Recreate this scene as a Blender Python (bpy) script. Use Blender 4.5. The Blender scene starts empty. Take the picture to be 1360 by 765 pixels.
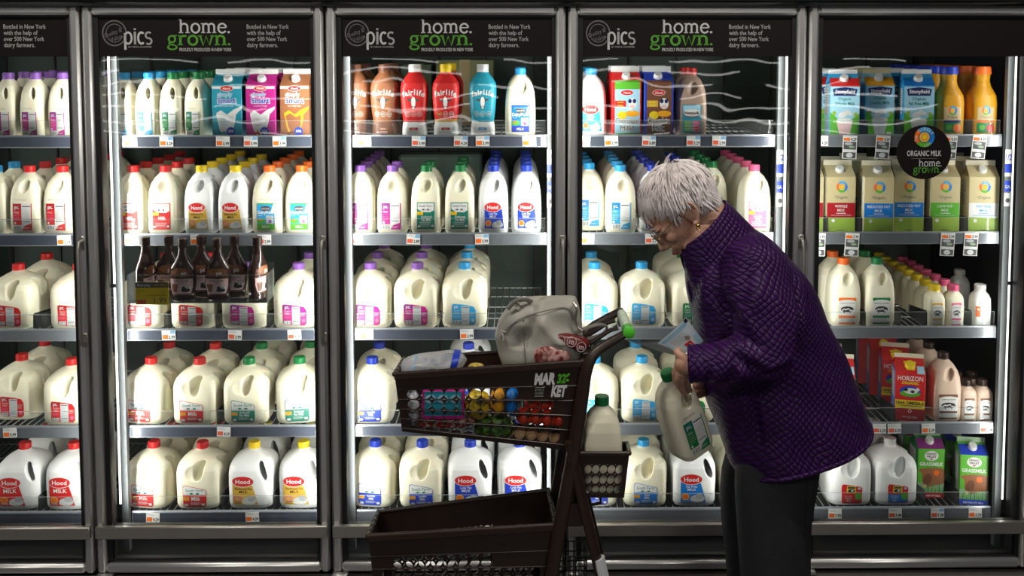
import bpy, bmesh, math, random
import numpy as np
from mathutils import Vector, Matrix
R = math.radians
rnd = random.Random(7)
scene = bpy.context.scene
COL = scene.collection

# ------------------------------------------------------------------ camera
FPX = 1300.0
CAM = Vector((0.2262, -3.1083, 1.80)); YAW = 0.01192; PITCH = 0.06414
PPX, PPY = 703.4, 144.0
cd = bpy.data.cameras.new('camera'); cam = bpy.data.objects.new('camera', cd); COL.objects.link(cam)
cam.location = CAM; cam.rotation_euler = (math.pi/2 - PITCH, 0, -YAW)
cd.sensor_width = 36; cd.lens = FPX/1360*36
cd.shift_x = (680 - PPX)/1360; cd.shift_y = (PPY - 382.5)/1360
cd.clip_start = 0.05
scene.camera = cam
vs = scene.view_settings
scene.display_settings.display_device = 'sRGB'
vs.view_transform = 'Standard'; vs.look = 'None'; vs.gamma = 1; vs.use_curve_mapping = False
vs.exposure = 0.0
try:
    scene.cycles.use_denoising = True
    scene.cycles.max_bounces = 8; scene.cycles.transparent_max_bounces = 16
    scene.cycles.diffuse_bounces = 3; scene.cycles.glossy_bounces = 3; scene.cycles.transmission_bounces = 4
    scene.cycles.sample_clamp_indirect = 4.0
    scene.cycles.caustics_reflective = False; scene.cycles.caustics_refractive = False
except Exception: pass

# ------------------------------------------------------------------ world and store lights
w = bpy.data.worlds.new('world'); scene.world = w; w.use_nodes = True
w.node_tree.nodes['Background'].inputs[0].default_value = (0.75, 0.85, 1, 1)
w.node_tree.nodes['Background'].inputs[1].default_value = 0.05
ROD_POWER = 7.4          # watts of each lamp rod in the cooler
ROD_GLOW = 3.0           # how bright a rod itself looks
STORE_POWER = 26.0       # each strip light over the aisle

def area(name, loc, rot, sx, sy, power, color=(1, 1, 1), parent=None):
    l = bpy.data.lights.new(name, 'AREA'); l.shape = 'RECTANGLE'; l.size = sx; l.size_y = sy
    l.energy = power; l.color = color
    o = bpy.data.objects.new(name, l); COL.objects.link(o); o.location = loc; o.rotation_euler = rot
    if parent: o.parent = parent
    return o

def rotmat(yaw, pit):
    return Matrix.Rotation(-yaw, 3, 'Z') @ Matrix.Rotation(math.pi/2 - pit, 3, 'X')
RM = rotmat(YAW, PITCH)
def P(px, py, Y):
    """the point of the place that shows at photo position (px, py) when it lies in the plane y = Y"""
    d = RM @ Vector(((px - PPX)/FPX, -(py - PPY)/FPX, -1))
    t = (Y - CAM.y)/d.y
    return CAM + d*t

# ------------------------------------------------------------------ helpers
def tag(o, label=None, cat=None, group=None, kind=None):
    if label: o['label'] = label
    if cat: o['category'] = cat
    if group: o['group'] = group
    if kind: o['kind'] = kind
    return o
def empty(name, loc=(0, 0, 0), rz=0.0):
    o = bpy.data.objects.new(name, None); COL.objects.link(o); o.location = loc; o.rotation_euler = (0, 0, rz)
    o.empty_display_size = 0.05
    return o
MATS = {}
def mat(name, col, rough=0.5, metal=0.0, spec=0.5, coat=0.0, sss=0.0, noise=None, bump=None, emis=None, sheen=0.0):
    """procedural material; noise = (scale, amount) mottles the colour; bump = (scale, strength)"""
    if name in MATS: return MATS[name]
    m = bpy.data.materials.new(name); m.use_nodes = True; nt = m.node_tree; b = nt.nodes['Principled BSDF']
    b.inputs['Base Color'].default_value = (*col, 1); b.inputs['Roughness'].default_value = rough
    b.inputs['Metallic'].default_value = metal; b.inputs['Specular IOR Level'].default_value = spec
    if coat: b.inputs['Coat Weight'].default_value = coat
    if sheen: b.inputs['Sheen Weight'].default_value = sheen
    if sss:
        b.inputs['Subsurface Weight'].default_value = sss
        b.inputs['Subsurface Radius'].default_value = (0.02, 0.012, 0.008)
        b.inputs['Subsurface Scale'].default_value = 0.5
    tc = nt.nodes.new('ShaderNodeTexCoord')
    if noise:
        n = nt.nodes.new('ShaderNodeTexNoise'); n.inputs['Scale'].default_value = noise[0]; n.inputs['Detail'].default_value = 4
        nt.links.new(tc.outputs['Object'], n.inputs['Vector'])
        mx = nt.nodes.new('ShaderNodeMixRGB'); mx.inputs[1].default_value = (*[c*(1-noise[1]) for c in col], 1)
        mx.inputs[2].default_value = (*[min(1, c*(1+noise[1])) for c in col], 1)
        nt.links.new(n.outputs['Fac'], mx.inputs[0]); nt.links.new(mx.outputs[0], b.inputs['Base Color'])
    if bump:
        n = nt.nodes.new('ShaderNodeTexNoise'); n.inputs['Scale'].default_value = bump[0]
        nt.links.new(tc.outputs['Object'], n.inputs['Vector'])
        bp = nt.nodes.new('ShaderNodeBump'); bp.inputs['Strength'].default_value = bump[1]; bp.inputs['Distance'].default_value = 0.004
        nt.links.new(n.outputs['Fac'], bp.inputs['Height']); nt.links.new(bp.outputs[0], b.inputs['Normal'])
    if emis:
        b.inputs['Emission Color'].default_value = (*emis[0], 1); b.inputs['Emission Strength'].default_value = emis[1]
    MATS[name] = m
    return m
def mottled(name, c1, c2, scale, lo=.45, hi=.58, rough=.3):
    m = mat(name, c1, rough); nt = m.node_tree; b = nt.nodes['Principled BSDF']; tc = nt.nodes.new('ShaderNodeTexCoord'); n = nt.nodes.new('ShaderNodeTexNoise')
    n.inputs['Scale'].default_value = scale; n.inputs['Detail'].default_value = 5; n.inputs['Distortion'].default_value = 1.2; cr = nt.nodes.new('ShaderNodeValToRGB')
    cr.color_ramp.elements[0].position = lo; cr.color_ramp.elements[0].color = (*c1, 1); cr.color_ramp.elements[1].position = hi; cr.color_ramp.elements[1].color = (*c2, 1)
    nt.links.new(tc.outputs['Object'], n.inputs['Vector']); nt.links.new(n.outputs['Fac'], cr.inputs[0]); nt.links.new(cr.outputs[0], b.inputs['Base Color']); return m
def clear_mat(name, tint, gloss=0.06, rough=0.02, wav=None, haze=0.0):
    """thin clear sheet: what lies behind shows through, with a Fresnel reflection"""
    m = bpy.data.materials.new(name); m.use_nodes = True; nt = m.node_tree; nt.nodes.clear()
    out = nt.nodes.new('ShaderNodeOutputMaterial'); tr = nt.nodes.new('ShaderNodeBsdfTransparent'); tr.inputs[0].default_value = (*tint, 1)
    gl = nt.nodes.new('ShaderNodeBsdfGlossy'); gl.inputs['Roughness'].default_value = rough
    lw = nt.nodes.new('ShaderNodeFresnel'); lw.inputs['IOR'].default_value = 1.3 + gloss*3
    mx = nt.nodes.new('ShaderNodeMixShader'); nt.links.new(lw.outputs[0], mx.inputs[0])
    nt.links.new(tr.outputs[0], mx.inputs[1]); nt.links.new(gl.outputs[0], mx.inputs[2])
    last = mx
    if wav:
        tc = nt.nodes.new('ShaderNodeTexCoord'); n = nt.nodes.new('ShaderNodeTexNoise'); n.inputs['Scale'].default_value = wav[0]
        nt.links.new(tc.outputs['Object'], n.inputs['Vector']); bp = nt.nodes.new('ShaderNodeBump')
        bp.inputs['Strength'].default_value = wav[1]; bp.inputs['Distance'].default_value = 0.01
        nt.links.new(n.outputs['Fac'], bp.inputs['Height']); nt.links.new(bp.outputs[0], gl.inputs['Normal'])
    if haze:
        df = nt.nodes.new('ShaderNodeBsdfDiffuse'); df.inputs[0].default_value = (0.8, 0.85, 0.85, 1)
        m2 = nt.nodes.new('ShaderNodeMixShader'); m2.inputs[0].default_value = haze
        nt.links.new(mx.outputs[0], m2.inputs[1]); nt.links.new(df.outputs[0], m2.inputs[2]); last = m2
    nt.links.new(last.outputs[0], out.inputs[0])
    MATS[name] = m
    return m

class MB:
    """collects shapes and links them as ONE mesh object"""
    def __init__(s): s.v = []; s.f = []; s.m = []
    def add(s, vs_, fs, mi=0):
        n = len(s.v); s.v += [tuple(v) for v in vs_]
        for f in fs: s.f.append(tuple(i + n for i in f)); s.m.append(mi)
        return s
    def box(s, x0, x1, y0, y1, z0, z1, mi=0, M=None, bev=0.0):
        if bev > 0:
            b = bev; pts = []; 
            for z, q in ((z0, b), (z0 + b, 0), (z1 - b, 0), (z1, b)):
                pts += [(x0+b+q*.0, y0+q, z), (x1-b, y0+q, z), (x1-q, y0+b, z), (x1-q, y1-b, z), (x1-b, y1-q, z), (x0+b, y1-q, z), (x0+q, y1-b, z), (x0+q, y0+b, z)]
            fs = [tuple(range(7, -1, -1)), tuple(range(24, 32))]
            for k in range(3):
                for i in range(8): fs.append((k*8+i, k*8+(i+1) % 8, (k+1)*8+(i+1) % 8, (k+1)*8+i))
        else:
            pts = [(x, y, z) for z in (z0, z1) for x, y in ((x0, y0), (x1, y0), (x1, y1), (x0, y1))]
            fs = [(3, 2, 1, 0), (4, 5, 6, 7), (0, 1, 5, 4), (1, 2, 6, 5), (2, 3, 7, 6), (3, 0, 4, 7)]
        if M: pts = [M @ Vector(p) for p in pts]
        return s.add(pts, fs, mi)
    def prism(s, poly, y0, y1, mi=0, M=None):
        """poly in x,z (counter-clockwise seen from -y), extruded along y"""
        n = len(poly); pts = [(x, y0, z) for x, z in poly] + [(x, y1, z) for x, z in poly]
        if M: pts = [M @ Vector(p) for p in pts]
        fs = [tuple(range(n)), tuple(range(2*n-1, n-1, -1))] + [(i, i+n, (i+1) % n + n, (i+1) % n) for i in range(n)]
        return s.add(pts, fs, mi)
    def tube(s, path, r, n=8, mi=0, cap=True, flat=None):
        path = [Vector(p) for p in path]; rs = r if isinstance(r, (list, tuple)) else [r]*len(path)
        up = None; rings = []
        for i, p in enumerate(path):
            d = (path[min(i+1, len(path)-1)] - path[max(i-1, 0)]).normalized()
            if up is None: up = d.orthogonal().normalized()
            up = (up - d*up.dot(d)); up = up.normalized() if up.length > 1e-6 else d.orthogonal().normalized()
            sd = d.cross(up)
            k = flat if flat else 1
            rings.append([p + up*math.cos(a)*rs[i] + sd*math.sin(a)*rs[i]*k for a in [2*math.pi*j/n for j in range(n)]])
        pts = [q for rg in rings for q in rg]; fs = []
        for i in range(len(rings)-1):
            for j in range(n): fs.append((i*n+j, i*n+(j+1) % n, (i+1)*n+(j+1) % n, (i+1)*n+j))
        if cap: fs += [tuple(range(n-1, -1, -1)), tuple(range((len(rings)-1)*n, len(rings)*n))]
        return s.add(pts, fs, mi)
    def lathe(s, prof, n=24, mi=0, M=None, cx=0, cy=0):
        """prof: (r, z) from bottom to top"""
        pts = []; fs = []
        for r, z in prof:
            pts += [(cx + r*math.cos(2*math.pi*j/n), cy + r*math.sin(2*math.pi*j/n), z) for j in range(n)]
        for i in range(len(prof)-1):
            for j in range(n): fs.append((i*n+j, i*n+(j+1) % n, (i+1)*n+(j+1) % n, (i+1)*n+j))
        fs += [tuple(range(n-1, -1, -1)), tuple(range((len(prof)-1)*n, len(prof)*n))]
        if M: pts = [M @ Vector(p) for p in pts]
        return s.add(pts, fs, mi)
    def loft(s, rings, mi=0, closed=True, cap=True):
        n = len(rings[0]); pts = [q for rg in rings for q in rg]; fs = []
        for i in range(len(rings)-1):
            for j in range(n if closed else n-1): fs.append((i*n+j, i*n+(j+1) % n, (i+1)*n+(j+1) % n, (i+1)*n+j))
        if cap: fs += [tuple(range(n-1, -1, -1)), tuple(range((len(rings)-1)*n, len(rings)*n))]
        return s.add(pts, fs, mi)
    def ell(s, c, r, n=16, k=10, mi=0, M=None):
        c = Vector(c); pts = [Vector((0, 0, -1))]; fs = []
        for i in range(1, k):
            t = -math.pi/2 + math.pi*i/k
            pts += [Vector((math.cos(t)*math.cos(2*math.pi*j/n), math.cos(t)*math.sin(2*math.pi*j/n), math.sin(t))) for j in range(n)]
        pts.append(Vector((0, 0, 1)))
        for j in range(n): fs.append((0, 1+(j+1) % n, 1+j))
        for i in range(k-2):
            for j in range(n): fs.append((1+i*n+j, 1+i*n+(j+1) % n, 1+(i+1)*n+(j+1) % n, 1+(i+1)*n+j))
        t = len(pts)-1
        for j in range(n): fs.append((t, 1+(k-2)*n+j, 1+(k-2)*n+(j+1) % n))
        out = []
        for q in pts:
            q = Vector((q.x*r[0], q.y*r[1], q.z*r[2]))
            if M: q = M @ q
            out.append(c + q)
        return s.add(out, fs, mi)
    def cone(s, p0, p1, r0, r1, n=14):
        """tapered limb with round ends, as overlapping closed shells"""
        p0 = Vector(p0); p1 = Vector(p1); L = (p1-p0).length
        path = [p0.lerp(p1, t) for t in (0, .25, .5, .75, 1)]; rs = [r0 + (r1-r0)*t for t in (0, .25, .5, .75, 1)]
        if L > 1e-5: s.tube(path, rs, n)
        s.ell(p0, (r0,)*3, n, 8); s.ell(p1, (r1,)*3, n, 8)
        return s
    def mesh(s, name, mats, smooth=40):
        me = bpy.data.meshes.new(name); me.from_pydata(s.v, [], s.f); me.validate()
        if not isinstance(mats, (list, tuple)): mats = [mats]
        for m in mats: me.materials.append(m)
        if len(mats) > 1 and len(me.polygons) == len(s.m): me.polygons.foreach_set('material_index', s.m)
        bm = bmesh.new(); bm.from_mesh(me); bmesh.ops.recalc_face_normals(bm, faces=bm.faces); bm.to_mesh(me); bm.free()
        if smooth:
            me.polygons.foreach_set('use_smooth', [True]*len(me.polygons)); me.set_sharp_from_angle(angle=R(smooth))
        me.update()
        return me
    def build(s, name, mats, parent=None, smooth=40):
        return link(name, s.mesh(name, mats, smooth), parent)
def link(name, me, parent=None, loc=None):
    o = bpy.data.objects.new(name, me); COL.objects.link(o)
    if parent: o.parent = parent
    if loc is not None: o.location = loc
    return o
def baked(me, mods, keep_mats=True, smooth=None):
    """the mesh with modifiers applied"""
    o = bpy.data.objects.new('tmp', me); COL.objects.link(o)
    for kind, kw in mods:
        m = o.modifiers.new(kind, kind)
        for k, v in kw.items(): setattr(m, k, v)
    dg = bpy.context.evaluated_depsgraph_get(); dg.update()
    out = bpy.data.meshes.new_from_object(o.evaluated_get(dg))
    bpy.data.objects.remove(o)
    if smooth is not None:
        out.polygons.foreach_set('use_smooth', [True]*len(out.polygons))
        if smooth: out.set_sharp_from_angle(angle=R(smooth))
    return out
def remesh(me, voxel, it=3, fac=0.5, mats=None):
    out = baked(me, [('REMESH', dict(mode='VOXEL', voxel_size=voxel)), ('SMOOTH', dict(factor=fac, iterations=it))], smooth=0)
    if mats is not None:
        out.materials.clear()
        for m in (mats if isinstance(mats, (list, tuple)) else [mats]): out.materials.append(m)
    return out
def boolean(me, cutter):
    o = bpy.data.objects.new('cutter', cutter); COL.objects.link(o)
    out = baked(me, [('BOOLEAN', dict(operation='DIFFERENCE', object=o, solver='EXACT'))])
    bpy.data.objects.remove(o)
    return out

# lettering ---------------------------------------------------------
TXT = {}
def text_geo(s, bold=0.0):
    """flat triangles of a line of lettering, cap height about 0.7, centred in x, baseline 0"""
    key = (s, bold)
    if key in TXT: return TXT[key]
    cu = bpy.data.curves.new('t', 'FONT'); cu.body = s; cu.size = 1; cu.resolution_u = 2; cu.offset = bold
    o = bpy.data.objects.new('t', cu); COL.objects.link(o)
    dg = bpy.context.evaluated_depsgraph_get(); dg.update()
    me = bpy.data.meshes.new_from_object(o.evaluated_get(dg))
    v = [(p.co.x, p.co.y) for p in me.vertices]; f = [tuple(p.vertices) for p in me.polygons]
    bpy.data.objects.remove(o); bpy.data.meshes.remove(me)
    if v:
        a = min(p[0] for p in v); b = max(p[0] for p in v)
        v = [(x-(a+b)/2, y) for x, y in v]; wd = b-a
    else: wd = 0.0
    TXT[key] = (v, f, wd)
    return TXT[key]
def ribbon(pts, wd):
    """flat stroke through 2d points"""
    v = []; n = len(pts)
    for i, p in enumerate(pts):
        a = pts[max(i-1, 0)]; b = pts[min(i+1, n-1)]; dx, dy = b[0]-a[0], b[1]-a[1]; L = math.hypot(dx, dy) or 1
        v += [(p[0]-dy/L*wd/2, p[1]+dx/L*wd/2), (p[0]+dy/L*wd/2, p[1]-dx/L*wd/2)]
    return v, [(2*i, 2*i+1, 2*i+3, 2*i+2) for i in range(n-1)]
def arc(cx, cy, rx, ry, a0, a1, n=14):
    return [(cx+rx*math.cos(R(a0+(a1-a0)*i/n)), cy+ry*math.sin(R(a0+(a1-a0)*i/n))) for i in range(n+1)]
def slab(word, t=0.15):
    """slab-serif lettering drawn stroke by stroke: x height 1"""
    V = []; F = []; x = 0.0
    def st(pts, wd=t):
        v, f = ribbon([(px+x, py) for px, py in pts], wd); n = len(V); V.extend(v); F.extend(tuple(i+n for i in q) for q in f)
    def ser(cx, y, l=.2): st([(cx-l, y), (cx+l, y)], t*.62)
    q = t*.31
    for ch in word:
        if ch in 'hn':
            st([(.2, 0), (.2, 1.42 if ch == 'h' else 1)], t); st(arc(.5, .62, .3, .33, 165, 0)+[(.8, .3), (.8, 0)], t); ser(.2, q); ser(.8, q)
            st([(0, (1.42 if ch == 'h' else 1)-q), (.22, (1.42 if ch == 'h' else 1)-q)], t*.62); x += 1.1
        elif ch == 'o': st(arc(.42, .5, .36, .46, 0, 360, 24), t); x += .92
        elif ch == 'e': st([(.1, .55), (.76, .55)], t*.62); st(arc(.42, .5, .36, .46, 8, 325, 22), t); x += .9
        elif ch == 'm':
            st([(.2, 0), (.2, 1)]); st(arc(.45, .66, .25, .29, 165, 0)+[(.7, .3), (.7, 0)]); st(arc(.95, .66, .25, .29, 165, 0)+[(1.2, .3), (1.2, 0)])
            for cx in (.2, .7, 1.2): ser(cx, q, .18)
            st([(0, 1-q), (.22, 1-q)], t*.62); x += 1.5
        elif ch == 'r':
            st([(.2, 0), (.2, 1)]); st(arc(.5, .64, .3, .3, 165, 50)); ser(.2, q); st([(0, 1-q), (.22, 1-q)], t*.62); x += .82
        elif ch == 'w':
            st([(.1, 1), (.36, 0), (.62, .9), (.88, 0), (1.14, 1)], t*.85); ser(.1, 1-q, .16); ser(1.14, 1-q, .16); x += 1.32
        elif ch == 'g':
            st(arc(.4, .62, .27, .33, 0, 360, 20), t*.8); st([(.55, .93), (.8, .98)], t*.6)
            st([(.22, .33), (.14, .16), (.3, .06), (.62, .02)], t*.7); st(arc(.42, -.2, .36, .22, 50, -230, 20), t*.75); x += .9
        elif ch == '.': st([(.1, 0), (.1, .2)], .2); x += .3
    return V, F, x
class Decal:
    """flat print laid on a surface: shapes in x,z; later shapes lie over earlier ones"""
    base = 0.0003
    def __init__(s): s.it = []
    def scale(s, kx, kz): s.it = [([(x*kx, z*kz) for x, z in v], f, m, l) for v, f, m, l in s.it]; return s
    def poly(s, pts, m, l=None): s.it.append((list(pts), [tuple(range(len(pts)))], m, l)); return s
    def rect(s, x0, z0, x1, z1, m, l=None): return s.poly([(x0, z0), (x1, z0), (x1, z1), (x0, z1)], m, l)
    def ell(s, cx, cz, rx, rz, m, n=22, a=0.0, l=None):
        return s.poly([(cx+rx*math.cos(t)*math.cos(a)-rz*math.sin(t)*math.sin(a), cz+rx*math.cos(t)*math.sin(a)+rz*math.sin(t)*math.cos(a)) for t in [2*math.pi*i/n for i in range(n)]], m, l)
    def text(s, t, cx, cz, h, m, wmax=None, bold=0.0, align='c', sx=1.0, l=None, ang=0.0):
        v, f, wd = text_geo(t, bold); k = h/0.73; kx = k*sx
        if wmax and wd*kx > wmax: kx = wmax/wd
        off = {'c': 0, 'l': wd*kx/2, 'r': -wd*kx/2}[align]; c, sn = math.cos(ang), math.sin(ang)
        pts = [(x*kx+off, y*k) for x, y in v]
        s.it.append(([(cx+x*c-y*sn, cz+x*sn+y*c) for x, y in pts], f, m, l)); return s
    def geo(s, v, f, cx, cz, k, m, l=None, kz=None): s.it.append(([(cx+x*k, cz+y*(kz or k)) for x, y in v], f, m, l)); return s
    def stroke(s, pts, wd, m, l=None): v, f = ribbon(pts, wd); s.it.append((v, f, m, l)); return s
    def barcode(s, x0, z0, x1, z1, dark, white):
        s.rect(x0, z0, x1, z1, white); n = 7; w_ = (x1-x0)/(2*n+1)
        for i in range(n): s.rect(x0+w_*(2*i+1), z0+(z1-z0)*.12, x0+w_*(2*i+1+(.5 if i % 3 else 1)), z1-(z1-z0)*.1, dark)
        return s
    def lines(s, x0, z0, x1, n, dz, m, h=None, j=.25):
        rr = random.Random(n*7+int(x1*9999))
        for i in range(n): s.rect(x0, z0-i*dz, x1-(x1-x0)*j*rr.random(), z0-i*dz+(h or dz*.4), m)
        return s
    def mesh(s, name, surf, step=0.0, fold=None):
        """surf(x, z, lift) -> (x, y, z)"""
        names = []; bm = bmesh.new(); cuts = set()
        for L, (v, f, m, l) in enumerate(s.it):
            if m not in names: names.append(m)
            lay = L if l is None else l
            bv = [bm.verts.new((x, s.base + lay*0.00008, z)) for x, z in v]
            for q in f:
                if len(set(q)) < 3: continue
                try: fc = bm.faces.new([bv[i] for i in q]); fc.material_index = names.index(m)
                except ValueError: pass
        if fold is not None: bmesh.ops.bisect_plane(bm, geom=bm.verts[:]+bm.edges[:]+bm.faces[:], plane_co=(0, 0, fold), plane_no=(0, 0, 1), dist=1e-5)
        if step:
            xs = [v.co.x for v in bm.verts]; a = min(xs); b = max(xs); x = math.floor(a/step)*step + step
            while x < b:
                bmesh.ops.bisect_plane(bm, geom=bm.verts[:]+bm.edges[:]+bm.faces[:], plane_co=(x, 0, 0), plane_no=(1, 0, 0), dist=1e-5); x += step
            zs = [v.co.z for v in bm.verts]; b = max(zs); x = min(zs)+.012
            while x < b:
                bmesh.ops.bisect_plane(bm, geom=bm.verts[:]+bm.edges[:]+bm.faces[:], plane_co=(0, 0, x), plane_no=(0, 0, 1), dist=1e-5); x += .012
        for v in bm.verts: v.co = Vector(surf(v.co.x, v.co.z, v.co.y))
        me = bpy.data.meshes.new(name); bm.normal_update(); bm.to_mesh(me); bm.free()
        for n_ in names: me.materials.append(MATS[n_])
        return me
def copy_thing(o):
    c = o.copy(); COL.objects.link(c)
    for ch in o.children:
        d = ch.copy(); COL.objects.link(d); d.parent = c
        for g in ch.children: e = g.copy(); COL.objects.link(e); e.parent = d
    return c
ORD = ['first', 'second', 'third', 'fourth', 'fifth', 'sixth', 'seventh', 'eighth', 'ninth', 'tenth']

# ------------------------------------------------------------------ palette
mat('frame_metal', (.74, .73, .72), .34, .85, noise=(6, .12))
mat('bar_metal', (.46, .43, .40), .36, .8, noise=(9, .1))
mat('black_gasket', (.008, .008, .009), .5)
mat('black_panel', (.008, .008, .009), .5, spec=.25)
mat('case_inner', (.10, .12, .12), .5, noise=(3, .2))
mat('case_back', (.040, .062, .050), .6, noise=(2, .3))
mat('upright_grey', (.13, .145, .155), .5, .2)
mat('wire', (.42, .43, .43), .4, .6)
mat('rail_lip', (.27, .29, .32), .35, .5)
mat('rail_face', (.055, .065, .09), .3, .2, noise=(14, .25))
mat('rail_grey', (.15, .165, .185), .3, .3, noise=(14, .15))
mat('sign_black', (.010, .0075, .007), .5, spec=.2)
mat('sign_grey', (.42, .42, .42), .6); mat('sign_dim', (.16, .16, .16), .6); mat('sign_white', (.62, .62, .62), .6)
mat('sign_green', (.10, .36, .03), .6)
mat('milk', (.85, .81, .64), .38, sss=.25, spec=.4)
mat('milk_white', (.86, .87, .87), .38, spec=.4)
mat('milk_grey', (.66, .62, .50), .4)
mat('milk_choc', (.38, .265, .21), .38); mat('milk_tan', (.62, .46, .36), .4)
mat('lamp_tube', (1, 1, 1), .4, emis=((1, .98, .93), ROD_GLOW))
for n_, c_ in dict(white=(.74, .74, .73), black=(.02, .02, .02), dark=(.08, .08, .085), grey=(.42, .44, .45), lightgrey=(.62, .64, .65), red=(.62, .02, .02), deepred=(.38, .012, .02),
                   orange=(.85, .16, .015), amber=(.85, .38, .02), yellow=(.83, .62, .02), gold=(.62, .38, .05), green=(.01, .22, .06), brightgreen=(.10, .42, .03), teal=(.01, .20, .14), lime=(.30, .45, .05),
                   blue=(.01, .19, .62), skyblue=(.03, .36, .70), paleblue=(.35, .62, .78), royal=(.015, .05, .48), navy=(.01, .02, .12), purple=(.28, .12, .48), violet=(.24, .03, .22), magenta=(.50, .02, .25), pink=(.78, .13, .28),
                   brown=(.16, .06, .03), darkbrown=(.035, .016, .012), tan=(.60, .47, .25), kraft=(.56, .48, .27), copper=(.30, .115, .05), cream=(.72, .68, .52), palegreen=(.28, .42, .25), turquoise=(.02, .30, .42), palepink=(.75, .5, .52), juice=(.66, .31, .006),
                   tagred=(.70, .12, .06), tagblue=(.2, .42, .68)).items():
    mat(n_, c_, .42)
clear_mat('door_glass', (.94, .955, .95), .05, 0.012, wav=(2.6, .22))
clear_mat('clear_plastic', (.975, .985, .985), -.05, .05, haze=.012)
clear_mat('edge_plastic', (.85, .9, .9), .1, .1, haze=.22)
# ------------------------------------------------------------------ setting: floor, wall, ceiling
BX = [(k-2.5)*.76 for k in range(6)]           # centres of the mullions
ZT, ZB = 1.924, .095
mat('floor_tile', (.10, .10, .105), .22, noise=(5, .2)); mat('wall_paint', (.02, .02, .022), .7); mat('ceiling_paint', (.03, .03, .03), .8)
f = MB().box(-4.5, 4.5, -6.5, 1.2, -.05, 0).build('floor', MATS['floor_tile']); tag(f, kind='structure')
f = MB().box(-4.5, 4.5, .95, 1.05, 0, 3.6).build('wall_back', MATS['wall_paint']); tag(f, kind='structure')
f = MB().box(-4.5, 4.5, -6.5, 1.05, 3.6, 3.7).build('ceiling', MATS['ceiling_paint']); tag(f, kind='structure')
# strip lights over the aisle, out of frame
mat('strip_glow', (1, 1, 1), .5, emis=((1, .96, .88), 6.0)); mat('strip_body', (.5, .5, .5), .5)
for i, (x, y) in enumerate([(-1.5, -1.3), (1.3, -1.3), (-1.5, -4.0), (1.3, -4.0)]):
    o = empty('ceiling_strip_light', (x, y, 3.3))
    tag(o, ['left strip light over the aisle close to the cooler', 'right strip light over the aisle close to the cooler', 'left strip light farther out over the aisle', 'right strip light farther out over the aisle'][i], 'ceiling light', 'strip lights over the aisle')
    MB().box(-.62, .62, -.08, .08, .02, .30).build('housing', MATS['strip_body'], o)
    MB().box(-.6, .6, -.06, .06, .0, .02).build('tube', MATS['strip_glow'], o)
    area('lamp_light', (0, 0, -.01), (0, 0, 0), 1.2, .1, STORE_POWER*(1.15 if i < 2 else 1.0), (1, .95, .86), o)

# lit display case across the aisle, behind the camera; the glass doors mirror its lamps
mat('case_lamp', (1, 1, 1), .5, emis=((1, .98, .95), 4.2))
oc = empty('display_case', (0, -6.25, 0)); tag(oc, 'long dark display case with horizontal lamps on the far side of the aisle', 'display case')
MB().box(-4.2, 4.2, -.05, .0, 0, 1.9).box(-4.2, 4.2, 0, .35, 0, .35, bev=.01).build('case_back', MATS['black_panel'], oc)
ro = random.Random(5)
for i in range(7):
    z = .98+i*.11; MB().box(-4.2, 4.2, 0, .16, z+.012, z+.024).build('shelf_board', MATS['case_inner'], oc)
    x = -4.0+ro.random()*.3
    while x < 3.6:
        L = ro.uniform(.35, 1.1); MB().box(x, x+L, .15, .165, z, z+.018).build('lamp_strip', MATS['case_lamp'], oc); x += L+ro.uniform(.25, .9)

# ------------------------------------------------------------------ the cooler case
case = empty('cooler_case', (0, .4, 0)); tag(case, 'long black and steel milk cooler case with lamp rods between its doors', 'refrigerator')
def cpart(mb, name, m, smooth=40):
    o = mb.build(name, m, case, smooth); o.location = (0, -.4, 0); return o
cpart(MB().box(BX[0], BX[5], .80, .84, .0, 2.1), 'back_panel', MATS['case_back'])
mb = MB()
for x in np.arange(BX[0]+.1, BX[5], .19): mb.box(x-.004, x+.004, .790, .80, .2, 1.9)
cpart(mb, 'panel_seams', MATS['black_gasket'])
cpart(MB().box(BX[0]-.03, BX[0], .0, .84, 0, 2.1), 'side_panel', MATS['black_panel'])
cpart(MB().box(BX[5], BX[5]+.03, .0, .84, 0, 2.1), 'side_panel', MATS['black_panel'])
cpart(MB().box(BX[0]-.03, BX[5]+.03, -.06, .84, ZT+.012, 2.3, bev=.004), 'top_panel', MATS['black_panel'])
cpart(MB().box(BX[0], BX[5], .03, .80, .07, .10), 'floor_pan', MATS['black_panel'])
cpart(MB().box(BX[0]-.03, BX[5]+.03, -.045, .0, .0, .078, bev=.006).box(BX[0]-.03, BX[5]+.03, -.06, -.045, .052, .064), 'base_rail', MATS['bar_metal'])
cpart(MB().box(BX[0], BX[5], .010, .03, .0, ZB+.01), 'toe_space', MATS['black_panel'])
for k in range(6):
    b = BX[k]
    cpart(MB().box(b-.020, b+.020, .018, .100, .1, ZT), 'mullion', MATS['black_gasket'])
    for s in (-1, 1):
        if (k == 0 and s < 0) or (k == 5 and s > 0): continue
        up = MB().box(b+s*.046-.011, b+s*.046+.011, .102, .122, .1, ZT)
        cpart(up, 'shelf_upright', MATS['upright_grey'])
        rod = empty('lamp_rod', (b+s*.0275, .112-.4, 0), 0); rod.parent = case
        MB().tube([(0, 0, .26), (0, 0, ZT-.06)], .0038, 10).build('glow_tube', MATS['lamp_tube'], rod)
        MB().box(-.007, .007, -.007, .007, 1.0, 1.012).build('rod_clip', MATS['upright_grey'], rod)
        area('rod_light', (s*.026, -.058, 1.06), (math.pi/2, 0, -s*R(66)), .012, 1.6, ROD_POWER*{(0, 1): .7, (1, -1): .7, (3, 1): .85, (4, -1): .8, (4, 1): .45, (5, -1): .45}.get((k, s), 1), (1, .97, .90), rod)
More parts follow.
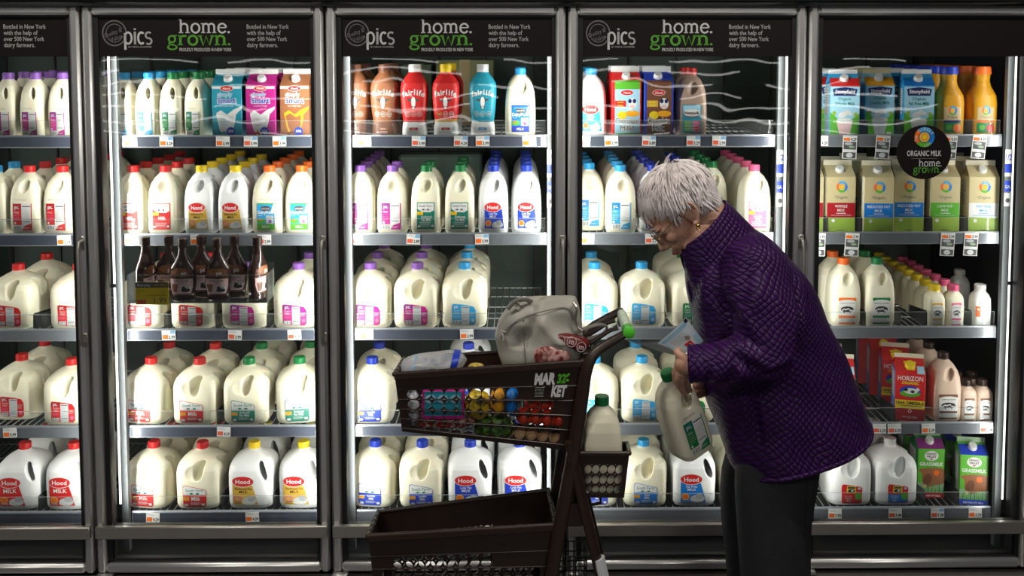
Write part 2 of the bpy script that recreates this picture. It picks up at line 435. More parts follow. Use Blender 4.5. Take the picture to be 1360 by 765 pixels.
# labels stuck on the uprights: small blue and white stickers
d = Decal()
for z0, h, m in ((.0, .09, 'white'), (.012, .03, 'royal'), (-.05, .035, 'royal'), (-.10, .045, 'lightgrey')): d.rect(-.012, z0, .012, z0+h, m)
d.text('1/2', 0, .055, .02, 'royal', .022, bold=.02); d.text('GAL', 0, -.04, .012, 'white', .02); d.ell(0, -.08, .008, .008, 'dark')
stk = d.mesh('upright_sticker', lambda x, z, l: (x, -l, z))
for k, s in ((3, -1), (4, -1), (5, -1)):
    o = link('upright_sticker', stk); o.location = (BX[k]+s*.046, .1018, P(725, 235, .108).z)
    tag(o, 'blue and white sticker strip on the upright at the right of the %s door' % ORD[k-1], 'sticker')

# ------------------------------------------------------------------ doors
yz = lambda y, Y=-.03, x=280: P(x, y, Y).z
Z_SIGN0, Z_SIGN1 = yz(75, 0), yz(21.5, -.005)
Z_KB0, Z_KB1 = yz(713.5, -.035), yz(697.5, -.035)
DW = .752
def header(with_text):
    """glossy black panel across the top of the glass, with its lettering"""
    W0, W1 = -.335, .338; d = Decal(); d.rect(W0, Z_SIGN0, W1, Z_SIGN1, 'sign_black')
    if with_text:
        H = Z_SIGN1 - Z_SIGN0; S = H/53.5                      # metres per photo pixel; local photo x of door centre 276
        X = lambda px: (px-276.5)*S; Z = lambda py: Z_SIGN1 - (py-21.5)*S
        d.stroke(arc(X(158), Z(44), 15.5*S, 16.5*S, 0, 360, 36), 1.6*S, 'sign_dim', 1); d.stroke(arc(X(158), Z(44), 11*S, 12*S, 25, 200, 20), .9*S, 'sign_dim', 1); d.stroke(arc(X(158), Z(44), 11*S, 12*S, 215, 340, 20), .9*S, 'sign_dim', 1)
        d.text('Quality &', X(157), Z(46), 6*S, 'sign_dim', 24*S, ang=.35, l=2); d.text('Value', X(161), Z(53), 6*S, 'sign_dim', 17*S, ang=.35, l=2)
        t = 3.0*S                                              # p i c s
        xh = 17*S; zb = Z(59)
        for px_, m_ in ((172.5, 'sign_white'),):
            d.stroke([(X(172), zb-7*S), (X(172), zb+xh-2*S)], t, m_, 3); d.stroke(arc(X(176), zb+xh/2, 4.6*S, xh/2-1*S, 180, -180, 24), t*.85, m_, 3)
        d.stroke([(X(185), zb), (X(185), zb+xh)], t, 'sign_grey', 3); d.rect(X(183.6), zb+xh+2*S, X(186.4), zb+xh+4.5*S, 'sign_grey', 3)
        d.stroke(arc(X(193.5), zb+xh/2, 4.3*S, xh/2-1*S, 50, 310, 20), t*.9, 'sign_white', 3)
        d.stroke(arc(X(203), zb+xh*.72, 3.8*S, xh*.23, 40, 270, 14)+arc(X(203), zb+xh*.26, 3.8*S, xh*.23, 90, -140, 14), t*.8, 'sign_grey', 3)
        d.text('BY PRICE CHOPPER', X(191.5), Z(63.5), 2.6*S, 'sign_grey', 33*S, l=3)
        v, f_, wd = slab('home.', .17); k = 69*S/wd; d.geo(v, f_, X(243), Z(44), k, 'sign_white', 3, 13.2*S)
        v, f_, wd = slab('grown.', .2); k = 85*S/wd; d.geo(v, f_, X(227.5), Z(60), k, 'sign_green', 3, 13.2*S)
        d.text('PROUDLY PRODUCED IN NEW YORK', X(312.5), Z(68), 4.6*S, 'sign_white', 69*S, align='r', l=3, bold=.01)
        for i, t_ in enumerate(['Bottled in New York', 'with the help of', 'over 500 New York', 'dairy farmers.']):
            d.text(t_, X(333), Z(38.2+i*8.1), 6*S, 'sign_grey', (56, 45, 53.5, 41)[i]*S, align='l', l=3, bold=.012)
    return d.mesh('header_sign', lambda x, z, l: (x, -.0105-l*2, z))
hs_text, hs_blank = header(True), header(False)
def door_meshes():
    w2 = DW/2; r = {}
    fr = MB(); t = .031; zt, zb = ZT, ZB
    def member(x0, x1, z0, z1): fr.box(x0, x1, -.032, .006, z0, z1, bev=.008)
    member(-w2, -w2+t, zb, zt); member(w2-t, w2, zb, zt); member(-w2+t-.002, w2-t+.002, zt-.029, zt); member(-w2+t-.002, w2-t+.002, zb, zb+.031)
    r['frame'] = fr.mesh('frame', MATS['frame_metal'])
    g = MB(); a = w2-t
    g.box(-a, -a+.016, -.016, .016, zb+.03, zt-.028); g.box(a-.012, a, -.016, .016, zb+.03, zt-.028)
    g.box(-a, a, -.016, .016, zt-.036, zt-.028); g.box(-a, a, -.016, .016, zb+.03, zb+.038)
    g.box(-a, a, -.01, .010, Z_KB0-.004, Z_KB1-.012)
    r['gasket'] = g.mesh('gasket', MATS['black_gasket'])
    r['glass_pane'] = MB().box(-a+.01, a-.006, -.0085, -.0035, zb+.034, zt-.032).mesh('glass_pane', MATS['door_glass'])
    k = MB().box(-w2+.004, w2-.004, -.048, -.030, Z_KB0, Z_KB1, bev=.003)
    for s in (-1, 1): k.lathe([(.003, 0), (.003, .002)], 8, M=Matrix.Translation((s*(w2-.014), -.048, (Z_KB0+Z_KB1)/2)) @ Matrix.Rotation(math.pi/2, 4, 'X'))
    r['kick_bar'] = k.mesh('kick_bar', MATS['bar_metal'])
    z0, z1 = yz(454), yz(319); x = w2-.008
    r['handle'] = MB().tube([(x, -.03, z1), (x, -.055, z1-.003), (x, -.062, z1-.02), (x+.001, -.064, (z0+z1)/2), (x, -.062, z0+.02), (x, -.055, z0+.003), (x, -.03, z0)], .0062, 10).box(x-.009, x+.009, -.036, -.030, z1-.03, z1+.014, bev=.002).box(x-.009, x+.009, -.036, -.030, z0-.014, z0+.03, bev=.002).mesh('handle', MATS['bar_metal'])
    hg = MB().box(-w2+.0, -w2+.05, -.045, .0, zb-.012, zb-.001, bev=.002)
    r['hinge'] = hg.mesh('hinge', MATS['frame_metal'])
    return r
DM = door_meshes()
for n in range(5):
    cx = (BX[n]+BX[n+1])/2; o = empty('cooler_door', (cx, 0, 0))
    tag(o, '%s glass cooler door from the left, %s' % (ORD[n], 'blank black header panel and round organic sign' if n == 4 else 'steel framed, black sign across its top'), 'cooler door', 'glass doors of the milk cooler')
    for k_, me in DM.items(): link(k_, me, o)
    link('header_sign', hs_blank if n == 4 else hs_text, o)
# round sign stuck on the fifth door
c = P(1227, 202, -.010); S = 1/415
rs = empty('round_sign', (c.x, c.y, c.z)); tag(rs, 'round black organic milk sign on the glass of the fifth door', 'sign')
MB().lathe([(36.2*S, -.0), (36.2*S, .0025)], 48, M=Matrix.Translation((0, .0008, 0)) @ Matrix.Rotation(math.pi/2, 4, 'X')).build('sign_board', MATS['sign_black'], rs)
d = Decal()
def emblem(d, cx, cz, r, l=1):
    for a0, a1, m in ((40, 130, 'skyblue'), (-50, 40, 'blue'), (-140, -50, 'brightgreen'), (-230, -140, 'orange')):
        d.stroke(arc(cx, cz, r*.78, r*.78, a0, a1, 10), r*.42, m, l)
    d.ell(cx, cz, r*.5, r*.5, 'cream', l=l); d.ell(cx, cz, r*.44, r*.44, 'amber', l=l+1); d.ell(cx, cz, r*.2, r*.2, 'yellow', l=l+2)
emblem(d, 0, 20*S, 13.5*S)
for i, ch in enumerate('CIRCLE'):
    a = R(128-i*19); d.text(ch, 10.4*S*math.cos(a), 20*S+10.4*S*math.sin(a)-1.5*S, 4*S, 'white', ang=a-math.pi/2, l=5)
d.text('THE', -9.8*S, 18*S, 3.2*S, 'white', ang=1.4, l=5); d.text('organic', 5*S, 9.5*S, 2.6*S, 'white', 10*S, ang=.5, l=5)
d.text('ORGANIC MILK', 0, -5*S, 7.5*S, 'sign_white', 46*S, bold=.015, l=2); d.lines(-17*S, -8.6*S, 17*S, 1, S, 'sign_dim', .6*S, 0)
v, f_, wd = slab('home.', .17); d.geo(v, f_, -7*S, -19*S, 31*S/wd, 'sign_white', 3)
v, f_, wd = slab('grown.', .2); d.geo(v, f_, -14*S, -27.5*S, 37*S/wd, 'sign_green', 3)
link('sign_print', d.mesh('sign_print', lambda x, z, l: (x, -.0018-l*2, z)), rs)

# ------------------------------------------------------------------ shelves
ROWN = ['top', 'second', 'third', 'fourth', 'bottom']
RAILY = [179, 309, 435, 563, 676]
RZ = [P(590, y, .13).z for y in RAILY]           # top of each price rail
DECK = [z - .012 for z in RZ]                    # what the bottles stand on
SX = .322                                         # half width of a shelf
def shelf_meshes(dark):
    r = {}
    ra = MB(); prof = [(.128, 0), (.1255, -.004), (.1255, -.040), (.131, -.0425), (.145, -.0425), (.145, -.038), (.134, -.036), (.134, -.006), (.134, 0)]
    ra.add([(x, y, z) for x in (-SX, SX) for y, z in prof], [(i, (i+1) % 9, (i+1) % 9+9, i+9) for i in range(9)] + [tuple(range(9)), tuple(range(17, 8, -1))])
    r['price_rail'] = ra.mesh('price_rail', MATS['rail_lip'], 20)
    r['rail_strip'] = MB().box(-SX+.004, SX-.02, .1238, .1253, -.0375, -.0065).mesh('rail_strip', MATS['rail_face' if dark else 'rail_grey'])
    wd = MB()
    for x in np.arange(-SX+.01, SX, .024): wd.box(x-.0014, x+.0014, .134, .74, -.0150, -.0122)
    for y in (.15, .30, .45, .60, .735): wd.box(-SX, SX, y-.002, y+.002, -.019, -.0152)
    r['wire_deck'] = wd.mesh('wire_deck', MATS['wire'], 0)
    r['clear_fence'] = MB().box(-SX+.004, SX-.004, .1355, .1368, -.008, .046).mesh('clear_fence', MATS['clear_plastic'])
    r['fence_edge'] = MB().box(-SX+.004, SX-.004, .1353, .1370, .046, .0475).mesh('fence_edge', MATS['edge_plastic'])
    return r
bracket_me = MB().box(-.0018, .0018, .128, .77, -.045, -.020).mesh('bracket', MATS['upright_grey'])
SMD, SMG = shelf_meshes(True), shelf_meshes(False)
div_me = MB().prism([(.139, -.011), (.30, -.011), (.30, .03), (.150, .048), (.141, .044)], -.0008, .0008, M=Matrix.Rotation(math.pi/2, 4, 'Z')).mesh('divider', MATS['clear_plastic'])
DARKRAIL = {(0, 0), (1, 0), (1, 2), (1, 3), (0, 1), (0, 4), (2, 2), (2, 3), (1, 4), (2, 0), (3, 0)}
SHELF = {}
for n in range(5):
    for r_ in range(5):
        cx = (BX[n]+BX[n+1])/2; o = empty('cooler_shelf', (cx, 0, RZ[r_])); SHELF[n, r_] = o
        tag(o, '%s wire shelf with its price rail behind the %s glass door' % (ROWN[r_], ORD[n]), 'shelf', 'wire shelves of the milk cooler')
        for k_, me in (SMD if (n, r_) in DARKRAIL else SMG).items(): link(k_, me, o)
        for s in (-1, 1): link('bracket', bracket_me, o, (s*(SX+.002), 0, 0))
def divider(n, r_, x):
    cx = SHELF[n, r_].location.x
    if abs(x-cx) > SX-.01: return
    o = link('divider', div_me, SHELF[n, r_]); o.location = (x-cx, 0, 0)
# ------------------------------------------------------------------ bottles, jugs and cartons
NSEG = 64
def sell(hx, hy, n, z, cx=0, cy=0, N=NSEG):
    out = []
    for i in range(N):
        t = 2*math.pi*i/N; c, s = math.cos(t), math.sin(t); k = (abs(c)**n + abs(s)**n)**(-1/n)
        out.append((cx + hx*k*c, cy + hy*k*s, z))
    return out
class Shape:
    """a bottle body lofted through rounded-square sections: prof rows are (z, hx, hy, squareness)"""
    def __init__(s, prof): s.p = prof
    def at(s, z):
        p = s.p
        for a, b in zip(p, p[1:]):
            if z <= b[0] or b is p[-1]:
                t = 0 if b[0] == a[0] else min(1, max(0, (z-a[0])/(b[0]-a[0]))); return [a[i]+(b[i]-a[i])*t for i in range(4)]
    def surf(s, cx=0.0, rot=0.0):
        """wraps print onto the front (or turned by rot) of the body"""
        def f(x, z, l):
            _, hx, hy, n = s.at(z); q = min(.985, abs(x)/hx); y = -hy*(1-q**n)**(1/n) - l
            return (x, y, z)
        return f
    def mesh(s, name, m, sub=3):
        mb = MB(); rings = []
        p = s.p
        for a, b in zip(p, p[1:]):
            k = max(1, int((b[0]-a[0])/.012))
            for i in range(k):
                t = i/k; rings.append(sell(*[a[j]+(b[j]-a[j])*t for j in (1, 2, 3)], a[0]+(b[0]-a[0])*t))
        rings.append(sell(*p[-1][1:4], p[-1][0])); mb.loft(rings)
        return mb.mesh(name, m, 0)
def hollow(me, cuts, voxel, m):
    out = me
    for ctr, rad, M in cuts: out = boolean(out, MB().ell(ctr, rad, 24, 14, M=M).mesh('c', m, 0))
    out.polygons.foreach_set('use_smooth', [True]*len(out.polygons))
    return remesh(out, voxel, 4, .6, m)
M45 = Matrix.Rotation(R(45), 3, 'Z')
GAL = Shape([(0, .068, .068, 4), (.005, .074, .074, 4), (.02, .077, .077, 4.5), (.06, .0765, .0765, 5), (.10, .078, .078, 4.5), (.135, .0785, .0785, 4.2), (.155, .0775, .0775, 3.8), (.172, .072, .072, 3.4), (.188, .059, .059, 2.9), (.203, .038, .038, 2.4), (.211, .024, .024, 2.1), (.216, .0185, .0185, 2), (.226, .018, .018, 2)])
HGL = Shape([(0, .043, .043, 4), (.004, .0485, .0485, 4), (.02, .051, .051, 5), (.09, .0515, .0515, 5), (.125, .0505, .0505, 5), (.16, .048, .048, 4), (.185, .042, .042, 3.2), (.203, .032, .032, 2.6), (.216, .020, .020, 2.1), (.221, .0175, .0175, 2), (.229, .017, .017, 2)])
QRT = Shape([(0, .032, .040, 4), (.004, .037, .046, 4), (.07, .0385, .048, 5), (.11, .038, .047, 4.5), (.145, .035, .043, 3.6), (.165, .030, .036, 2.8), (.18, .022, .025, 2.2), (.188, .0165, .0165, 2), (.195, .016, .016, 2)])
def jug_body(sh, name, m, hood=False, through=False):
    me = sh.mesh(name, m)
    d = Vector((1, -1, 0)).normalized()
    if sh is GAL:
        if hood: cuts = [((.046, 0, .150), (.0135, .13, .041), Matrix.Rotation(R(-16), 3, 'Y'))]
        else: cuts = [(d*.054+Vector((-.031, -.031, .156)), (.0165, .040, .042), Matrix.Rotation(R(-45), 3, 'Z')), (d*.054+Vector((.031, .031, .156)), (.0165, .040, .042), Matrix.Rotation(R(-45), 3, 'Z')), (Vector((-.008, -.0985, .156)), (.044, .0315, .052), None), (Vector((.0985, .008, .156)), (.0315, .044, .052), None)]
        return hollow(me, cuts, .0022, m)
    if sh is HGL:
        cuts = ([(d*.0345+Vector((0, 0, .168)), (.0118, .09, .0255), Matrix.Rotation(R(-45), 3, 'Z'))] if through else [(d*.0345+Vector((s_*.0265, s_*.0265, .178)), (.0135, .031, .028), Matrix.Rotation(R(-45), 3, 'Z')) for s_ in (-1, 1)]) + [ (Vector((-.004, -.064, .174)), (.030, .0205, .040), None), (Vector((.064, .004, .174)), (.0205, .030, .040), None)]
        return hollow(me, cuts, .0016, m)
    cuts = [(Vector((.010, 0, .142)), (.0085, .09, .021), Matrix.Rotation(R(-6), 3, 'Y'))]
    return hollow(me, cuts, .0015, m)
def cap_mesh(m, r, z0, h, n=20):
    """ribbed screw cap with a tamper ring"""
    mb = MB(); mb.lathe([(r*1.04, z0-.003), (r*1.04, z0+.0005), (r*.97, z0+.001), (r, z0+.0025), (r, z0+h-.002), (r*.95, z0+h), (r*.4, z0+h)], n)
    for i in range(n*2):
        a = 2*math.pi*i/(n*2); mb.box(r*.98, r*1.035, -.0006, .0006, z0+.003, z0+h-.0025, M=Matrix.Rotation(a, 4, 'Z'))
    return mb.mesh('cap', MATS[m] if isinstance(m, str) else m, 35)

ZS = dict(g=.87, h=.945, q=1.04, f=1.12, c=1.05, j=1.14)      # how tall each kind stands against its drawing
# printed labels -----------------------------------------------------
def lab_south_gallon(c):
    d = Decal(); o = [(-.034, .008), (-.028, .002), (.030, .002), (.035, .008), (.035, .047), (.031, .052), (-.029, .064), (-.035, .060)]
    d.poly(o, c, 0); d.poly([(x*.955+.0, (z-.033)*.95+.033) for x, z in [(-.035, .0365), (.035, .0365), (.035, .047), (.031, .052), (-.029, .064), (-.035, .060)]], 'white', 1)
    d.text('South Farm', 0, .0455, .0085, 'teal', .054, bold=.01, l=2)
    for i in range(5): d.ell(-.018+i*.009, .0385+(i % 2)*.0015, .0055, .0026, 'teal' if i % 2 else 'lightgrey', 10, l=3)
    d.rect(-.034, .021, -.016, .030, 'amber', 3); d.text('FRESH', -.025, .0235, .004, 'orange', .015, l=4)
    big = c in ('red',)
    if big: d.text('Milk', .004, .0205, .0115, 'white', .032, bold=.02, l=3)
    else: d.text({'green': 'Reduced', 'teal': 'Reduced', 'royal': 'Lowfat', 'blue': 'Skim'}.get(c, 'Lowfat'), .005, .0265, .0062, 'white', .028, bold=.02, l=3); d.text('Fat Milk' if c in ('green', 'teal') else 'Milk', .005, .0185, .0066, 'white', .030, bold=.02, l=3)
    d.lines(-.012, .0145, .022, 3, .0025, 'lightgrey', .0009); d.ell(-.024, .009, .0065, .0035, 'lightgrey'); d.ell(.026, .010, .005, .0035, 'lightgrey')
    return d
def lab_pc_gallon(c):
    d = Decal(); d.poly([(-.037, .008), (-.033, .003), (.030, .000), (.037, .006), (.037, .040), (.030, .050), (.010, .054), (-.031, .058), (-.037, .053)], c, 0)
    d.rect(-.036, .044, -.008, .0565, 'violet' if c == 'magenta' else ('deepred' if c == 'red' else c), 1); d.text('pc.', -.023, .0462, .0095, 'white', .018, bold=.02, l=3)
    d.rect(-.008, .002, .017, .051, 'lightgrey', 2); d.rect(-.006, .0465, .015, .0485, 'dark', 3); d.lines(-.006, .042, .015, 9, .0042, 'grey', .0009); d.rect(-.006, .011, .015, .0125, 'dark', 3)
    d.text('VITAMIN D', -.022, .037, .004, 'white', .02, l=3); d.text('MILK', -.022, .0305, .005, 'white', .018, l=3); d.lines(-.034, .0255, -.010, 3, .003, 'pink' if c in ('magenta', 'red') else 'paleblue', .001)
    d.barcode(-.034, .0045, -.011, .014, 'dark', 'white'); d.ell(.028, .014, .0055, .0055, 'pink' if c in ('magenta', 'red') else 'paleblue'); d.lines(.019, .034, .035, 3, .004, 'lightgrey', .001)
    return d
def lab_hood(c, s=1.0, name='MILK', top=None):
    d = Decal()
    tx = {'gold': 'darkbrown', 'yellow': 'darkbrown'}.get(c, 'white')
    d.poly([(-.023*s, .004*s), (.030*s, .004*s), (.017*s if s > 1 else .024*s, .052*s), (-.023*s, .052*s)], c, 0)
    d.ell(-.001*s, .056*s, .0235*s, .0125*s, 'white', 30, l=1); d.ell(-.001*s, .056*s, .0222*s, .0113*s, 'red', 30, l=2); d.text('Hood', -.001*s, .0512*s, .0098*s, 'white', .034*s, bold=.025, l=3)
    if top: d.text(top, 0, .0375*s, .0052*s, tx, .035*s, bold=.015, l=3); d.text('MILK', 0, .0300*s, .0062*s, tx, .026*s, bold=.01, l=3)
    else: d.text(name, 0, .033*s, .0095*s, tx, .034*s, bold=.015, l=3)
    d.ell(.012*s, .0125*s, .015*s, .0085*s, 'lightgrey', 18, l=1); d.ell(.016*s, .018*s, .008*s, .006*s, 'grey', 14, l=2); d.ell(.010*s, .0085*s, .013*s, .003*s, 'white', 14, l=3)
    d.ell(-.013*s, .017*s, .0085*s, .0075*s, 'amber' if c != 'gold' and c != 'yellow' else 'pink', 9, l=2); d.ell(-.013*s, .017*s, .006*s, .0052*s, 'orange' if c != 'gold' and c != 'yellow' else 'gold', 9, l=3)
    d.lines(-.019*s, .010*s, -.004*s, 2, .003*s, tx, .001*s)
    return d
def lab_pc_half(c):
    dk = {'magenta': 'violet', 'red': 'deepred', 'blue': 'blue', 'green': 'teal', 'skyblue': 'blue'}[c]; lt = {'magenta': 'pink', 'red': 'pink', 'blue': 'paleblue', 'green': 'palegreen', 'skyblue': 'paleblue'}[c]
    d = Decal(); d.rect(-.028, .012, -.004, .064, c, 0); d.rect(-.028, .048, -.004, .064, dk, 1); d.text('pc.', -.016, .0515, .009, 'white', .017, bold=.02, l=3)
    d.text('MILK', -.017, .040, .005, 'white', .016, l=2); d.lines(-.026, .035, -.007, 4, .0042, lt, .0014); d.ell(-.022, .0165, .003, .003, 'white'); d.barcode(-.025, .000, -.005, .0105, 'dark', 'white')
    d.rect(-.004, -.002, .025, .064, 'white', 0); d.rect(-.002, .056, .021, .0585, 'dark', 1); d.lines(-.002, .051, .020, 9, .0036, 'lightgrey', .0011); d.rect(-.002, .019, .020, .0205, 'dark', 2)
    d.poly([(-.003, -.001), (.024, -.001), (.024, .016), (.004, .010)], c, 2); d.rect(.0225, -.002, .025, .064, c, 3); d.text('DAIRY', .010, .003, .004, 'white', .016, l=4)
    d.text('PERFORMER', -.006, .071, .0045, 'grey', .034, l=0)
    return d
def lab_south_half(c, pinky=False):
    d = Decal(); d.rect(-.0235, .000, .0235, .062, c, 0); d.poly([(-.0215, .047), (-.010, .040), (.012, .039), (.0215, .044), (.0215, .060), (-.0215, .060)], 'white', 1)
    d.text('South Farm', 0, .0515, .006, 'dark', .036, bold=.012, l=2)
    for i in range(5): d.ell(-.012+i*.006, .0445+(i % 2)*.001, .004, .002, 'dark' if i % 2 else 'lightgrey', 9, l=2)
    d.rect(-.0235, .033, -.007, .0405, 'yellow', 2); d.text('FRESH', -.0155, .0350, .0035, 'orange', .012, l=3)
    if c == 'red': d.text('Milk', .002, .0225, .0085, 'white', .024, bold=.025, l=2)
    else: d.text('Reduced' if c != 'pink' else 'Lowfat', .002, .026, .0058, 'white', .028, bold=.015, l=2); d.text('Fat Milk' if c != 'pink' else 'Milk', .002, .0185, .0058, 'white', .026, bold=.015, l=2)
    d.lines(-.016, .015, .018, 4, .003, 'lightgrey', .0009); d.ell(-.018, .0065, .004, .0022, 'white'); d.ell(.018, .0075, .0035, .0025, 'white')
    return d
def lab_pure(c):
    g = 'brightgreen' if c == 'green' else 'royal'
    d = Decal(); d.rect(-.022, 0, .0225, .064, 'skyblue' if c == 'green' else 'blue', 0); d.rect(-.022, .0615, .0225, .064, g, 1); d.poly([(.012, .040), (.0225, .040), (.0225, .061), (.019, .061)], 'white', 1)
    d.ell(0, .051, .013, .0065, 'dark', 18, l=2); d.text('GARLAND', 0, .0488, .004, 'white', .021, l=3); d.text('DairyPure', -.001, .038, .008, 'white', .040, bold=.03, l=3); d.lines(-.020, .033, -.006, 1, .003, 'white', .001)
    d.rect(.001, .014, .020, .034, 'lightgrey', 1); d.ell(.011, .020, .0045, .0045, 'purple', 8, l=2); d.lines(.004, .031, .018, 2, .003, 'grey', .001)
    d.ell(-.012, .021, .011, .006, 'brightgreen', 14, l=2); d.rect(-.018, .022, -.011, .026, 'orange', 3); d.rect(-.022, 0, .0225, .0145, g, 2); d.text('MILK', 0, .004, .0065, 'white', .02, bold=.02, l=3); d.text('PERFORMER', 0, .070, .004, 'grey', .028, l=0)
    return d
def lab_cow(c, w=.042, h=.07):
    d = Decal(); d.rect(-w/2, 0, w/2, h, 'white', 0); d.rect(-w/2, h*.88, w/2, h, c, 1); d.ell(0, h*.87, w*.42, h*.06, 'white', 16, l=2); d.text('FARM & HOME', 0, h*.77, h*.06, 'dark', w*.86, l=2)
    d.ell(0, h*.57, w*.37, h*.11, 'black', 20, l=2); rr = random.Random(3)
    for i in range(7): d.ell(w*(-.27+.09*i), h*(.57+rr.uniform(-.05, .05)), w*.045, h*.035, 'white', 9, l=3)
    d.rect(-w*.2, h*.42, -w*.14, h*.5, 'black', 2); d.rect(w*.14, h*.42, w*.2, h*.5, 'black', 2); d.rect(-w*.48, h*.24, w*.48, h*.33, c, 1); d.lines(-w*.4, h*.2, w*.4, 3, h*.045, 'grey', h*.02, .1); d.rect(-w*.48, 0, w*.48, h*.07, c, 1)
    return d
def lab_coco(c='blue'):
    d = Decal(); d.rect(-.024, 0, .024, .078, 'turquoise', 0); d.rect(-.022, .060, .022, .076, 'paleblue', 1); d.ell(0, .056, .022, .010, 'white', 20, l=2); d.text('Nesquik', 0, .052, .0085, 'darkbrown', .040, bold=.03, l=3)
    d.text('CHOCOLATE', 0, .043, .005, 'deepred', .036, bold=.02, l=3); d.rect(-.020, .004, -.002, .034, 'brightgreen', 1); d.rect(.002, .004, .020, .034, 'pink', 1); d.lines(-.018, .030, .018, 6, .0045, 'white', .0012); d.ell(.011, .012, .006, .006, 'red', 12, l=3)
    return d
def lab_horizon_gal(c):
    d = Decal(); o = [(-.032, .006), (-.026, .001), (.030, .001), (.034, .006), (.034, .050), (.029, .055), (-.027, .063), (-.033, .058)]
    d.poly(o, 'red', 0); d.poly([(-.032, .003), (.033, .003), (.033, .030), (-.032, .030)], c, 1); d.rect(-.016, .034, .014, .057, 'yellow', 2); d.rect(-.014, .048, .012, .055, 'dark', 3); d.ell(-.001, .041, .012, .006, 'black', 14, l=3); d.ell(.002, .042, .004, .003, 'white', 9, l=4)
    d.ell(.022, .024, .011, .012, 'brightgreen', 14, l=3); d.ell(.025, .049, .0045, .0045, 'paleblue', 12, l=3); d.text('ORGANIC', -.010, .022, .004, 'white', .026, l=3); d.text('WHOLE' if c == 'red' else 'LOWFAT', -.010, .015, .0045, 'white', .022, bold=.01, l=3); d.text('MILK', -.010, .008, .0048, 'white', .02, bold=.01, l=3)
    return d
MESH = {}
def decal_on(key, d, sh, z0, cx=0.0, step=.007):
    if key not in MESH:
        d.base = .0010; k = (1, 1)
        for pre, kk in (('LgS', (1.15, 1.25)), ('LgP', (1.08, 1.28)), ('LgH', (1.18, 1.12)), ('LgZ', (1.05, 1.1)), ('LhS', (1.25, 1.45)), ('LhP', (1.2, 1.38)), ('LhH', (1.25, 1.42)), ('LhD', (1.32, 1.4)), ('LhF', (1.4, 1.3)), ('LhC', (1.3, 1.22)), ('LqP', (1.1, 1.5))):
            if key.startswith(pre): k = kk
        zs = ZS.get(key[1], 1); d.scale(k[0], k[1]/zs); z0 = z0/zs
        s_ = sh.surf(); MESH[key] = d.mesh('label', lambda x, z, l: s_(x+cx, z+z0, l), step)
    return MESH[key]

# cartons: gable-topped, with the print laid on front, gable and side
def carton_mesh(w_, dp, hb, hg, hf, m, fin, name='body'):
    x, y = w_/2, dp/2; mb = MB()
    mb.box(-x, x, -y, y, 0, hb, 0, bev=.0012)
    # gable: front and back slopes meet in the fin, sides fold inwards
    z0, z1 = hb-.0005, hg
    pts = [(-x+.0005, -y+.0005, z0), (x-.0005, -y+.0005, z0), (x-.0005, y-.0005, z0), (-x+.0005, y-.0005, z0), (-x+.002, -.0012, z1), (x-.002, -.0012, z1), (x-.002, .0012, z1), (-x+.002, .0012, z1), (-x*.62, 0, z1-.004), (x*.62, 0, z1-.004)]
    mb.add(pts, [(0, 1, 5, 4), (2, 3, 7, 6), (0, 4, 8), (3, 8, 7), (0, 8, 3), (1, 9, 5), (2, 6, 9), (1, 2, 9), (4, 5, 6, 7), (4, 7, 8), (5, 9, 6), (3, 2, 1, 0)], 0)
    mb.box(-x+.001, x-.001, -.0018, .0018, z1-.001, hf, 1, bev=.0006)
    mb.box(-x+.001, x-.001, -.0024, -.0016, z1+.003, z1+.0045, 1)
    return mb.mesh(name, [MATS[m], MATS[fin]], 30)
def carton_surf(w_, dp, hb, hg):
    y = dp/2
    def f(x, z, l):
        if z <= hb+1e-5: return (x, -y-l, z)
        t = (z-hb)/(hg-hb); return (x, -y*(1-t)-l, z+l*.5)
    return f
def side_surf(w_, dp):
    return lambda x, z, l: (-w_/2-l, -x, z)
def carton_cap(z, dp, hb, hg, m, r=.0135, h=.013):
    t = (z-hb)/(hg-hb); y = -dp/2*(1-t); a = math.atan2(hg-hb, dp/2)
    M = Matrix.Translation((0, y, z)) @ Matrix.Rotation(math.pi/2-a if False else (math.pi/2 - (math.pi/2-a)), 4, 'X')
    mb = MB(); mb.lathe([(r*1.12, 0), (r*1.12, .002), (r, .003), (r, h-.002), (r*.92, h)], 20, M=M)
    return mb.mesh('cap', MATS[m], 35)
def hd(d, z0):  # small red maker's oval
    d.ell(0, z0, .022, .0095, 'white', 26, l=4); d.ell(0, z0, .0205, .0082, 'red', 26, l=5); d.text('Hood', 0, z0-.0036, .0075, 'white', .028, bold=.025, l=6); return d
CW = .098
